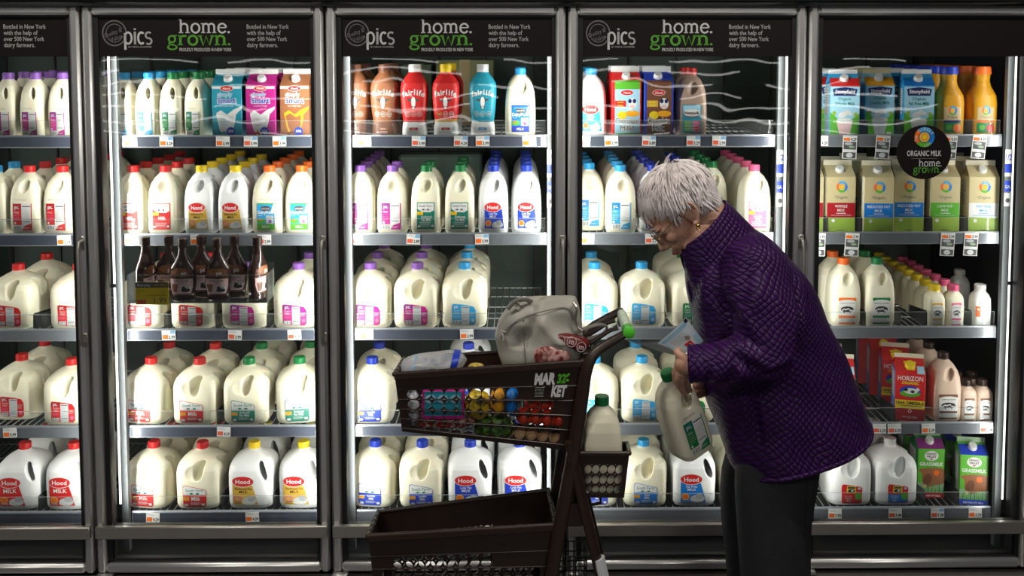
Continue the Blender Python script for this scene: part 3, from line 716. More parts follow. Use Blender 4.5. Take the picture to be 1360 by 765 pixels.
def art_smart(c, W, hb):
    d = Decal(); x = W/2-.0015; d.rect(-x, 0, x, hb, c, 0); d.rect(-x, hb-.012, x, hb-.004, 'white', 1); hd(d, hb-.011)
    d.text('simply', -.006, hb-.036, .014, 'white', .06, bold=.05, l=2); d.text('simply', -.006, hb-.0358, .0138, 'skyblue', .058, bold=.0, l=3)
    d.text('Smart', 0, hb-.058, .019, 'white', .078, bold=.07, l=3); d.text('Smart', 0, hb-.0578, .0185, 'royal', .075, bold=.02, l=4); d.text({'copper': 'FAT FREE MILK', 'magenta': 'LOWFAT MILK'}.get(c, 'FAT FREE MILK'), 0, hb-.069, .005, 'white', .06, l=3)
    mk = 'milk' if c != 'copper' else 'copper'; mt = 'white' if c != 'copper' else 'amber'
    d.poly([(-.036, .078), (-.020, .088), (.000, .074), (.022, .090), (x, .100), (x, .092), (.030, .075), (.026, .05), (.014, .016), (.004, .006), (-.016, .008), (-.026, .03)], mt, 1)
    d.poly([(-.030, .070), (-.016, .078), (.004, .066), (.020, .074), (.020, .04), (.008, .014), (-.012, .014), (-.022, .034)], 'lightgrey' if c != 'copper' else 'copper', 2)
    d.text('Rich', -.012, .058, .006, c, .02, l=4); d.text('Creamy', -.010, .049, .006, c, .026, l=4); d.text('Taste', -.010, .040, .006, c, .02, l=4)
    d.ell(.012, .020, .0145, .0145, 'royal', 22, l=4); d.text({'copper': '30%', 'magenta': '25%'}.get(c, '25%'), .012, .0175, .008, 'white', .022, bold=.03, l=5); d.ell(-.012, .012, .011, .0085, {'copper': 'brown', 'magenta': 'red'}.get(c, 'turquoise'), 16, l=4); d.text('10', -.012, .009, .006, 'white', .01, l=5)
    return d
def art_choc(bg, edge, W, hb):
    d = Decal(); x = W/2-.0015; d.rect(-x, 0, x, hb+.012, edge, 0); d.rect(-x+.007, .003, x-.004, hb-.006, bg, 1); d.rect(-x+.007, hb-.022, x-.004, hb+.006, 'brightgreen' if edge == 'red' else 'brown', 2); hd(d, hb-.033)
    d.rect(-.040, hb-.078, -.003, hb-.058, 'red' if edge == 'red' else 'gold', 3); d.text('Lower', -.021, hb-.066, .006, 'yellow', .03, bold=.03, l=4); d.text('Sugar', -.021, hb-.076, .006, 'yellow', .03, bold=.03, l=4)
    d.ell(.018, hb-.068, .015, .018, 'white', 18, l=3); d.ell(.010, hb-.060, .006, .007, 'navy', 12, l=4); d.ell(.025, hb-.060, .006, .007, 'navy', 12, l=4); d.ell(.018, hb-.078, .009, .006, 'palepink', 12, l=5)
    d.ell(.018, hb-.100, .024, .010, 'amber', 16, l=3); d.ell(-.016, hb-.105, .016, .013, 'yellow', 16, l=3)
    d.text('Chocolate', 0, .045, .018, 'white', .078, bold=.09, l=4); d.text('Chocolate', 0, .045, .0175, 'darkbrown', .076, bold=-.0, l=5); d.text('Milk' if edge != 'red' else 'Milk!', 0, .022, .018, 'white', .045, bold=.09, l=4); d.text('Milk' if edge != 'red' else 'Milk!', 0, .022, .0175, 'navy' if edge != 'red' else 'darkbrown', .043, l=5)
    d.rect(-x+.007, .003, x-.004, .014, 'brightgreen' if edge == 'red' else 'copper', 2)
    return d
def art_stony(c, W, hb, nm):
    d = Decal(); x = W/2-.0015; d.rect(-x, 0, x, hb, 'paleblue', 0); d.rect(-x, hb-.004, x, hb+.022, c, 1); d.poly([(-.036, hb-.034), (.036, hb-.034), (.040, hb-.012), (0, hb-.006), (-.040, hb-.012)], 'navy', 2); d.text('Stonyfield', 0, hb-.026, .012, 'white', .068, bold=.03, l=3)
    d.text('Organic', 0, hb-.048, .010, 'teal', .045, bold=.015, l=3); d.text(nm, 0, hb-.064, .011, 'teal', .066, bold=.015, l=3)
    d.poly([(-x, 0), (x, 0), (x, .075), (.030, .062), (.012, .050), (-.014, .050), (-.030, .066), (-x, .080)], 'brightgreen', 1); d.poly([(-.014, 0), (.016, 0), (.026, .050), (-.026, .050)], 'palepink' if c == 'red' else 'lightgrey', 2); d.ell(0, .052, .027, .009, 'white', 18, l=3); d.ell(-.006, .072, .016, .009, 'white', 12, l=2, a=.4); d.ell(.012, .078, .014, .006, 'white', 12, l=2, a=-.5)
    d.rect(.024, .0, .038, .012, 'lightgrey', 4); d.ell(-.034, .076, .006, .008, 'lime', 10, l=3); d.ell(.036, .072, .006, .008, 'lime', 10, l=3)
    return d
def art_circle(c, W, hb, nm):
    d = Decal(); x = W/2-.0015; d.rect(-x, 0, x, hb, 'kraft', 0); emblem(d, .002, hb-.032, .019, 2)
    for i, ch in enumerate('CIRCLE'):
        a = R(130-i*20); d.text(ch, .002+.0145*math.cos(a), hb-.032+.0145*math.sin(a)-.002, .005, 'white', ang=a-math.pi/2, l=6)
    d.text('Organic', .002, hb-.070, .010, 'dark', .040, l=2); d.lines(-.024, hb-.064, -.016, 1, .002, 'dark', .001, 0); d.rect(-x, .050, x, .098, c, 1); tc = 'white' if c != 'white' else 'skyblue'
    w1, w2 = nm; d.text(w1, 0, .083, .0085, tc, .078, bold=.02, l=3); d.text(w2, 0, .070, .0085, tc, .03, bold=.02, l=3); d.lines(-.016, .063, .016, 1, .004, tc, .002, 0); d.lines(-.034, .057, .034, 1, .004, tc, .0012, 0); d.rect(-x, 0, x, .050, 'lime', 1); d.ell(-.026, .040, .006, .006, 'white', 12, l=2); d.lines(-.012, .008, .012, 1, .004, 'dark', .002, 0)
    return d
def art_horizon(W, hb):
    d = Decal(); x = W/2-.0015; d.rect(-x, 0, x, hb, 'red', 0); d.poly([(-.012, hb+.004), (.014, hb+.004), (.022, hb+.024), (-.02, hb+.024)], 'yellow', 1); d.rect(.022, hb-.006, x-.002, hb+.014, 'paleblue', 1); d.text('HORIZON', 0, hb-.030, .016, 'white', .082, bold=.015, l=2); d.text('ORGANIC', 0, hb-.042, .009, 'yellow', .064, bold=.03, l=2)
    d.ell(0, hb-.066, .034, .019, 'royal', 24, l=2); d.ell(0, hb-.073, .033, .011, 'brightgreen', 20, l=3); d.ell(.002, hb-.064, .022, .010, 'white', 18, l=4); d.ell(-.014, hb-.060, .007, .006, 'black', 10, l=5); d.ell(.008, hb-.066, .007, .005, 'black', 10, l=5); d.ell(.024, hb-.058, .006, .006, 'white', 10, l=5)
    d.rect(-x, .042, x, .070, 'yellow', 1); d.text('DHA OMEGA-3', 0, .056, .010, 'black', .088, bold=.04, l=3); d.lines(-.038, .051, .038, 1, .004, 'dark', .002, 0); d.rect(-x, 0, x, .042, 'deepred', 1); d.ell(0, .034, .006, .006, 'white', 14, l=3); d.ell(0, .034, .004, .004, 'red', 12, l=4); d.text('WHOLE MILK', 0, .011, .006, 'lightgrey', .062, l=3)
    return d
def art_grass(top, base, W, hb):
    d = Decal(); x = W/2-.0015; d.rect(-x, 0, x, hb, 'brightgreen', 0); d.rect(-x, hb, x, hb+.022, top, 1); d.rect(-x, .0, x, .052, 'palegreen', 1); d.ell(0, hb-.024, .024, .017, 'white', 24, l=2); d.text('ORGANIC', 0, hb-.020, .006, 'darkbrown', .036, bold=.03, l=3); d.text('VALLEY', 0, hb-.030, .008, 'darkbrown', .034, bold=.03, l=3); d.poly([(-.007, hb-.034), (0, hb-.039), (.007, hb-.034)], 'deepred', 3)
    d.text('GRASSMILK', 0, hb-.058, .012, 'white', .080, bold=.03, l=3); d.poly([(-.040, hb-.070), (-.010, hb-.066), (.030, hb-.064), (x, hb-.070), (x, .050), (.010, .042), (-.014, .034), (-.030, .056), (-.030, hb-.090)], 'copper', 2); d.ell(-.012, .062, .014, .022, 'brown', 14, l=3, a=-.35); d.ell(-.022, .040, .009, .006, 'tan', 12, l=4); d.ell(-.034, hb-.076, .010, .004, 'copper', 10, l=4); d.ell(.018, hb-.082, .010, .010, 'orange', 12, l=3)
    for i in range(14): u = -x+.004+i*(2*x-.008)/13; d.poly([(u-.003, .012), (u+.003, .012), (u+.001, .036+.012*(i % 3))], 'green' if i % 2 else 'brightgreen', 5)
    d.rect(-x, 0, x, .018, base, 6); d.text('REDUCED FAT MILK', 0, .005, .006, 'white', .066, bold=.02, l=7)
    return d
def side_facts(c, dp, hb):
    d = Decal(); y = dp/2-.0015; d.rect(-y, 0, y, hb, c, 0); d.rect(-y+.008, hb*.42, y-.022, hb*.93, 'white', 1); d.lines(-y+.012, hb*.89, y-.026, 10, .0085, 'dark', .0018, .1); d.lines(-y+.008, hb*.33, y-.01, 5, .009, 'lightgrey', .002)
    return d

# kinds --------------------------------------------------------------
KIND = {}
def kind(key, name, cat, body, cap=None, label=None, extra=()):
    """remembers the meshes that one kind of pack is made of"""
    KIND[key] = dict(name=name, cat=cat, body=body, cap=cap, label=label, extra=list(extra))
BODY = {'gal': jug_body(GAL, 'body', MATS['milk']), 'half': jug_body(HGL, 'body', MATS['milk']), 'quart': jug_body(QRT, 'body', MATS['milk']), 'held': jug_body(HGL, 'body', MATS['milk'], through=True), 'hoodgal': jug_body(GAL, 'body', MATS['milk_white'], True)}
def recol(me, m): c = me.copy(); c.materials.clear(); c.materials.append(MATS[m]); return c
BODY['hoodhalf'] = recol(BODY['half'], 'milk_white'); BODY['chochalf'] = recol(BODY['half'], 'milk_choc'); BODY['tanhalf'] = recol(BODY['half'], 'milk_tan'); BODY['whitegal'] = recol(BODY['gal'], 'milk_white')
CAPC = {'red': 'red', 'blue': 'skyblue', 'royal': 'royal', 'green': 'green', 'purple': 'purple', 'yellow': 'yellow', 'orange': 'orange', 'pink': 'pink', 'white': 'white', 'brown': 'darkbrown', 'grey': 'lightgrey'}
CAPS = {}
def getcap(c, r, z, h):
    k = (c, r, z, h)
    if k not in CAPS: CAPS[k] = cap_mesh(CAPC[c], r, z, h)
    return CAPS[k]
def jug(key, sh, body, cap, d, z0, nm, cx=0.0):
    r, z, h = {id(GAL): (.0195, .221, .0215), id(HGL): (.0185, .224, .0195), id(QRT): (.0178, .190, .018)}[id(sh)]
    kind(key, nm, 'milk jug', BODY[body], getcap(cap, r, z, h), decal_on('L'+key, d, sh, z0, cx) if d else None)
G, H, Q = 'milk_gallon_jug', 'half_gallon_milk_jug', 'quart_milk_jug'
jug('gS_red', GAL, 'gal', 'red', lab_south_gallon('red'), .008, G, -.006); jug('gS_green', GAL, 'gal', 'green', lab_south_gallon('teal'), .008, G, -.004); jug('gS_royal', GAL, 'gal', 'royal', lab_south_gallon('royal'), .008, G, .0); jug('gS_blue', GAL, 'gal', 'blue', lab_south_gallon('blue'), .008, G)
jug('gP_red', GAL, 'gal', 'red', lab_pc_gallon('red'), .012, G, .0); jug('gP_mag', GAL, 'gal', 'purple', lab_pc_gallon('magenta'), .012, G, .0); jug('gP_blue', GAL, 'gal', 'blue', lab_pc_gallon('skyblue'), .012, G, .0); jug('gP_green', GAL, 'gal', 'green', lab_pc_gallon('green'), .012, G, .0)
jug('gH_red', GAL, 'hoodgal', 'red', lab_hood('red', 1.4), .012, G, -.018); jug('gH_yel', GAL, 'hoodgal', 'yellow', lab_hood('gold', 1.4, top='Reduced Fat'), .012, G, -.018); jug('gH_roy', GAL, 'hoodgal', 'royal', lab_hood('royal', 1.4, top='Low Fat'), .012, G, -.012); jug('gH_blue', GAL, 'hoodgal', 'blue', lab_hood('blue', 1.4, top='Fat Free'), .012, G, -.01)
jug('gZ_red', GAL, 'whitegal', 'white', lab_horizon_gal('red'), .010, G); jug('gZ_blue', GAL, 'whitegal', 'white', lab_horizon_gal('blue'), .010, G)
jug('hS_red', HGL, 'half', 'red', lab_south_half('red'), .020, H); jug('hS_green', HGL, 'half', 'green', lab_south_half('teal'), .020, H); jug('hS_pink', HGL, 'half', 'pink', lab_south_half('pink'), .020, H)
jug('hP_mag', HGL, 'half', 'purple', lab_pc_half('magenta'), .020, H); jug('hP_red', HGL, 'half', 'red', lab_pc_half('red'), .020, H); jug('hP_blue', HGL, 'half', 'blue', lab_pc_half('skyblue'), .020, H); jug('hP_green', HGL, 'half', 'green', lab_pc_half('green'), .020, H)
jug('hH_yel', HGL, 'hoodhalf', 'yellow', lab_hood('gold', .98, top='Reduced Fat'), .016, H, -.003); jug('hH_roy', HGL, 'hoodhalf', 'royal', lab_hood('royal', .98, top='Low Fat'), .016, H, .0); jug('hH_blue', HGL, 'hoodhalf', 'blue', lab_hood('skyblue', .98, top='Fat Free'), .016, H, .0)
jug('hD_orange', HGL, 'half', 'orange', lab_pure('green'), .019, H); jug('hD_blue', HGL, 'half', 'blue', lab_pure('blue'), .019, H); jug('hC_choc', HGL, 'chochalf', 'red', lab_coco(), .014, H)
jug('hF_orange', HGL, 'half', 'orange', lab_cow('orange'), .012, H); jug('hF_green', HGL, 'half', 'green', lab_cow('green'), .012, H); jug('hF_brown', HGL, 'tanhalf', 'brown', lab_cow('brown', .046, .066), .012, H)
def q_lab(c): 
    d = lab_pc_half(c); d.it = [([(x*.82, z*.80) for x, z in v], f, m, l) for v, f, m, l in d.it]; return d
jug('qP_blue', QRT, 'quart', 'blue', q_lab('skyblue'), .010, Q); jug('qP_green', QRT, 'quart', 'green', q_lab('green'), .010, Q)
jug('qP_mag', QRT, 'quart', 'purple', q_lab('magenta'), .010, Q); jug('plain', HGL, 'half', 'green', None, 0, H)
# cartons
def carton(key, nm, W, hb, hg, hf, bodym, fin, d, capm, capz, sidec=None, capr=.0135):
    body = carton_mesh(W, W, hb, hg, hf, bodym, fin); ex = []
    if sidec: ex.append(('side_print', side_facts(sidec, W, hb).mesh('side_print', side_surf(W, W))))
    kind(key, nm, 'carton', body, carton_cap(capz, W, hb, hg, capm, capr) if capm else None, d.mesh('front_print', carton_surf(W, W, hb, hg), fold=hb), ex)
C = 'milk_carton'
for k_, c_ in (('blue', 'turquoise'), ('mag', 'magenta'), ('brown', 'copper')): carton('cS_'+k_, C, CW, .168, .202, .217, c_, 'white', art_smart(c_, CW, .168), 'white', .184)
carton('cC_red', 'chocolate_milk_carton', CW, .176, .208, .226, 'red', 'lightgrey', art_choc('paleblue', 'red', CW, .176), 'white', .192); carton('cC_blue', 'chocolate_milk_carton', CW, .176, .208, .226, 'royal', 'lightgrey', art_choc('brown', 'royal', CW, .176), 'white', .192)
carton('cT_red', C, CW, .166, .202, .215, 'skyblue', 'lightgrey', art_stony('red', CW, .166, 'Whole Milk'), 'white', .184, 'paleblue'); carton('cT_orange', C, CW, .166, .202, .215, 'paleblue', 'kraft', art_stony('amber', CW, .166, 'Lowfat Milk'), 'white', .184, 'paleblue'); carton('cT_blue', C, CW, .166, .202, .215, 'skyblue', 'white', art_stony('blue', CW, .166, 'Fat Free Milk'), 'white', .184, 'skyblue')
for k_, c_, n_ in (('red', 'deepred', ('WHOLE', 'MILK')), ('blue', 'blue', ('REDUCED FAT', 'MILK')), ('green', 'brightgreen', ('LOW FAT', 'MILK')), ('white', 'white', ('FAT FREE', 'MILK'))): carton('cO_'+k_, C, .098, .182, .216, .232, 'kraft', 'cream', art_circle(c_, .098, .182, n_), 'white', .200, 'cream')
carton('cZ', C, CW, .165, .198, .212, 'red', 'cream', art_horizon(CW, .165), 'yellow', .178, 'blue', .015)
carton('cG_blue', C, .094, .168, .196, .212, 'brightgreen', 'palegreen', art_grass('royal', 'royal', .094, .168), 'white', .184, 'palegreen'); carton('cG_red', C, .094, .168, .196, .212, 'green', 'palegreen', art_grass('violet', 'deepred', .094, .168), 'white', .184, 'green')
# high-protein milk bottles: waisted, coloured sleeve, white foot
FL = Shape([(0, .036, .036, 3), (.004, .041, .041, 3.4), (.030, .0405, .0405, 3.4), (.046, .0375, .0375, 3.2), (.054, .0385, .0385, 3.2), (.075, .042, .042, 3.6), (.12, .0455, .0455, 4), (.148, .046, .046, 3.6), (.162, .0435, .0435, 3), (.180, .031, .031, 2.4), (.192, .0205, .0205, 2), (.197, .018, .018, 2), (.206, .018, .018, 2)])
def fl_bottle(key, col, foot, capc, band=None):
    me = FL.mesh('body', MATS[col]); me.materials.append(MATS[foot]); me.materials.append(MATS[band or col])
    for p in me.polygons: p.material_index = 1 if p.center.z < .046 else (2 if p.center.z < .062 else 0)
    d = Decal(); tx = 'white'
    v = [('f', -.036, 0), ('a', -.026, 0)]
    for i, ch in enumerate('fairlife'): u = -.031+.0088*i; d.text(ch, u, .128-12*(u*u)*.5, .017, 'white', bold=.03, l=3, ang=-u*6)
    d.ell(-.011, .112, .011, .0035, 'dark', 12, l=1, a=-.25); d.ell(.011, .112, .011, .0035, 'dark', 12, l=1, a=.25)
    d.ell(0, .105, .0085, .018, 'dark', 18, l=2); d.ell(0, .106, .0072, .0165, 'white', 18, l=3); d.ell(0, .089, .005, .005, 'dark', 12, l=4); d.ell(0, .089, .0036, .0036, 'white', 12, l=5)
    for i, u in enumerate((-.020, 0, .020)): d.stroke(arc(u, .070, .0075, .0075, 0, 360, 16), .0012, 'white' if not band else ('yellow' if i == 0 else 'white'), 3); d.lines(u-.004, .071, u+.004, 2, .003, 'white', .0012, 0)
    d.rect(-.014, .022, .014, .030, 'red' if foot == 'white' and col == 'red' else ('skyblue' if foot == 'white' else 'copper'), 2); d.text('MILK', 0, .0235, .005, 'white', .02, l=3); d.lines(-.022, .017, .022, 2, .004, 'grey' if foot == 'white' else 'palepink', .0016)
    kind(key, 'protein_milk_bottle', 'milk bottle', me, cap_mesh(capc, .0195, .198, .020), d.mesh('label', FL.surf(), .006))
fl_bottle('fl_brown', 'copper', 'brown', 'brown'); fl_bottle('fl_red', 'red', 'white', 'white'); fl_bottle('fl_redyel', 'red', 'white', 'yellow', 'gold'); fl_bottle('fl_blue', 'turquoise', 'white', 'lightgrey')
# pints
PT = Shape([(0, .026, .026, 4), (.004, .030, .030, 4), (.06, .031, .031, 4.5), (.095, .030, .030, 4), (.108, .026, .026, 3), (.118, .018, .018, 2), (.122, .0165, .0165, 2), (.13, .0165, .0165, 2)])
for key, c_, body, lc in (('p_yel', 'yellow', 'milk', 'gold'), ('p_pink', 'pink', 'milk', 'pink'), ('p_white', 'white', 'milk_white', None), ('p_brown', 'brown', 'milk_tan', 'brown')):
    kind(key, 'pint_milk_bottle', 'milk bottle', PT.mesh('body', MATS[body]), cap_mesh(CAPC[c_], .0185, .124, .0175), decal_on('L'+key, lab_cow(lc, .034, .078), PT, .006, 0, .006) if lc else decal_on('L'+key, Decal().rect(-.026, .03, -.012, .066, 'orange').text('MOO', -.019, .045, .006, 'darkbrown', .012).ell(-.019, .056, .004, .004, 'cream', 10), PT, .006, 0, .006))
# juice carafes
JU = Shape([(0, .042, .042, 2.6), (.006, .047, .047, 2.8), (.10, .0475, .0475, 3), (.122, .045, .045, 2.6), (.148, .030, .030, 2.1), (.165, .0255, .0255, 2), (.180, .027, .027, 2), (.186, .028, .028, 2)])
for key, c_ in (('j_blue', 'blue'), ('j_orange', 'orange')):
    d = Decal(); d.rect(-.028, .026, .028, .088, 'tan', 0); emblem(d, 0, .078, .014, 2); d.text('Organic', 0, .056, .008, 'dark', .034, l=2); d.rect(-.028, .042, .028, .050, 'navy' if c_ == 'blue' else 'orange', 1); d.rect(-.028, .012, .028, .042, 'green', 1); d.ell(.016, .026, .014, .013, 'orange' if c_ == 'blue' else 'red', 18, l=3); d.ell(-.012, .028, .010, .008, 'brightgreen', 12, l=3)
    cp = MB().lathe([(.030, .184), (.031, .186), (.029, .204), (.027, .207), (.012, .207)], 28).mesh('cap', MATS['royal' if c_ == 'blue' else 'orange'], 35)
    kind(key, 'juice_carafe', 'juice bottle', JU.mesh('body', MATS['juice']), cp, d.mesh('label', JU.surf(), .006))
# chocolate syrup
mat('syrup_plastic', (.030, .013, .010), .22, coat=.4)
SY = Shape([(0, .034, .020, 2.2), (.005, .038, .0225, 2.3), (.018, .036, .0215, 2.3), (.026, .038, .023, 2.3), (.060, .042, .024, 2.2), (.092, .043, .024, 2.2), (.108, .040, .023, 2.1), (.130, .026, .020, 2), (.150, .0165, .0165, 2), (.172, .0125, .0125, 2), (.178, .012, .012, 2)])
d = Decal(); d.poly([(-.030, .022), (.030, .022), (.0365, .050), (.0375, .078), (-.0375, .078), (-.0365, .050)], 'brown', 0); d.poly([(-.029, .026), (.029, .026), (.0355, .050), (.0365, .0745), (-.0365, .0745), (-.0355, .050)], 'palepink', 1)
d.text('CHOCOLATE', 0, .0655, .0055, 'darkbrown', .058, bold=.02, l=2); d.text('SYRUP', 0, .059, .004, 'brown', .03, l=2); d.poly([(-.028, .030), (-.014, .030), (-.010, .056), (-.032, .056)], 'brown', 2); d.ell(-.021, .056, .011, .003, 'copper', 14, l=3); d.ell(.014, .042, .017, .012, 'white', 18, l=2); d.ell(.014, .038, .014, .007, 'black', 14, l=3); d.ell(.008, .046, .006, .005, 'black', 10, l=3); d.ell(.020, .047, .006, .005, 'grey', 10, l=4); d.ell(.014, .053, .002, .002, 'red', 8, l=4)
d.poly([(-.0375, .081), (.0375, .081), (.034, .100), (.015, .110), (-.015, .110), (-.034, .100)], 'brown', 0); d.ell(-.004, .096, .022, .012, 'copper', 18, l=1); d.text('pc', .010, .087, .014, 'white', .022, bold=.03, l=3)
kind('syrup', 'chocolate_syrup_bottle', 'syrup bottle', SY.mesh('body', MATS['syrup_plastic']), cap_mesh('darkbrown', .0145, .175, .028), d.mesh('label', SY.surf(), .006))

def make(key, loc, rot=0.0, label=None, group=None, front=True, tilt=0.0):
    K = KIND[key]; o = empty(K['name'], loc, rot)
    if key != 'plain': o.scale = (1, 1, ZS.get(key[0], 1))
    if tilt: o.rotation_euler = (0, tilt, rot)
    b = link('body', K['body'], o)
    if K['cap']: link('cap', K['cap'], o)
    if K['label'] and front: link('label' if K['cat'] != 'carton' else 'front_print', K['label'], o)
    if front or K['cat'] == 'carton':
        for n_, me in K['extra']: link(n_, me, o)
    if label: tag(o, label, K['cat'], group)
    return o
# ------------------------------------------------------------------ what stands on the shelves
# words on each kind: (look, group noun)
WORDS = {
 'gS_red': ('red-capped cream gallon with red label', 'red-capped gallons'), 'gS_green': ('green-capped gallon with green label', 'green-capped gallons'), 'gS_royal': ('dark-blue-capped cream gallon', 'blue-capped gallons'), 'gS_blue': ('pale-blue-capped cream gallon', 'pale-blue-capped gallons'),
 'gP_red': ('gallon with rounded red label', 'red-labelled gallons'), 'gP_mag': ('purple-capped gallon', 'purple-capped gallons'), 'gP_blue': ('light-blue-capped gallon', 'light-blue-capped gallons'), 'gP_green': ('gallon with green label', 'green-labelled gallons'),
 'gH_red': ('white gallon with red label', 'white red-capped gallons'), 'gH_yel': ('white yellow-capped gallon', 'white yellow-capped gallons'), 'gH_roy': ('white blue-capped gallon', 'white blue-capped gallons'), 'gH_blue': ('white gallon with light blue label', 'white gallons'),
 'gZ_red': ('white gallon with red label', 'white organic gallons'), 'gZ_blue': ('white gallon with blue and red label', 'white organic gallons'),
 'hS_red': ('red-capped half gallon', 'red-capped half gallons'), 'hS_green': ('green-capped half gallon', 'green-capped half gallons'), 'hS_pink': ('pink-capped half gallon', 'pink-capped half gallons'),
 'hP_mag': ('purple-capped half gallon', 'purple-capped half gallons'), 'hP_red': ('red-capped half gallon', 'red-capped half gallons'), 'hP_blue': ('light-blue-capped half gallon', 'light-blue-capped half gallons'), 'hP_green': ('green-capped half gallon', 'green-capped half gallons'),
 'hH_yel': ('white yellow-capped half gallon', 'yellow-capped half gallons'), 'hH_roy': ('white dark-blue-capped half gallon', 'dark-blue-capped half gallons'), 'hH_blue': ('white light-blue-labelled half gallon', 'light-blue-labelled half gallons'),
 'hD_orange': ('orange-capped half gallon', 'orange-capped half gallons'), 'hD_blue': ('half gallon with blue label', 'blue-labelled half gallons'), 'hC_choc': ('chocolate milk half gallon', 'chocolate half gallons'),
 'hF_orange': ('orange-capped half gallon', 'orange-capped half gallons'), 'hF_green': ('green-capped half gallon', 'green-capped half gallons'), 'hF_brown': ('tan chocolate milk half gallon', 'tan chocolate half gallons'),
 'qP_mag': ('purple-capped quart', 'purple-capped quarts'), 'qP_blue': ('slim blue-capped quart', 'blue-capped quarts'), 'qP_green': ('slim green-capped quart', 'green-capped quarts'),
 'cS_blue': ('teal milk carton', 'teal cartons'), 'cS_mag': ('magenta milk carton', 'magenta cartons'), 'cS_brown': ('brown milk carton', 'brown cartons'), 'cC_red': ('red-edged chocolate milk carton', 'red-edged cartons'), 'cC_blue': ('blue-edged chocolate milk carton', 'blue-edged cartons'),
 'cT_red': ('red-topped pale blue carton', 'red-topped cartons'), 'cT_orange': ('orange-topped pale blue carton', 'orange-topped cartons'), 'cT_blue': ('blue-topped carton', 'blue-topped cartons'),
 'cO_red': ('kraft carton with red band', 'red-banded cartons'), 'cO_blue': ('kraft carton with blue band', 'blue-banded cartons'), 'cO_green': ('kraft carton with green band', 'green-banded cartons'), 'cO_white': ('kraft carton with white band', 'white-banded cartons'),
 'cZ': ('red carton with yellow band', 'red cartons'), 'cG_blue': ('green cow carton with blue trim', 'green cow cartons'), 'cG_red': ('green cow carton with dark red trim', 'green cow cartons'),
 'fl_brown': ('brown protein milk bottle', 'brown protein milk bottles'), 'fl_red': ('red white-capped bottle', 'red white-capped bottles'), 'fl_redyel': ('red yellow-capped bottle', 'red yellow-capped bottles'), 'fl_blue': ('turquoise milk bottle', 'turquoise milk bottles'),
 'p_yel': ('yellow-capped pint', 'yellow-capped pints'), 'p_pink': ('pink-capped pint', 'pink-capped pints'), 'p_white': ('white pint', 'white pints'), 'p_brown': ('tan chocolate milk pint', 'tan pints'),
 'j_blue': ('blue-capped orange juice carafe', 'juice carafes'), 'j_orange': ('orange-capped orange juice carafe', 'juice carafes'),
}
DEPTH = dict(g=.163, h=.105, q=.099, c=.101, f=.096, p=.064, j=.098)
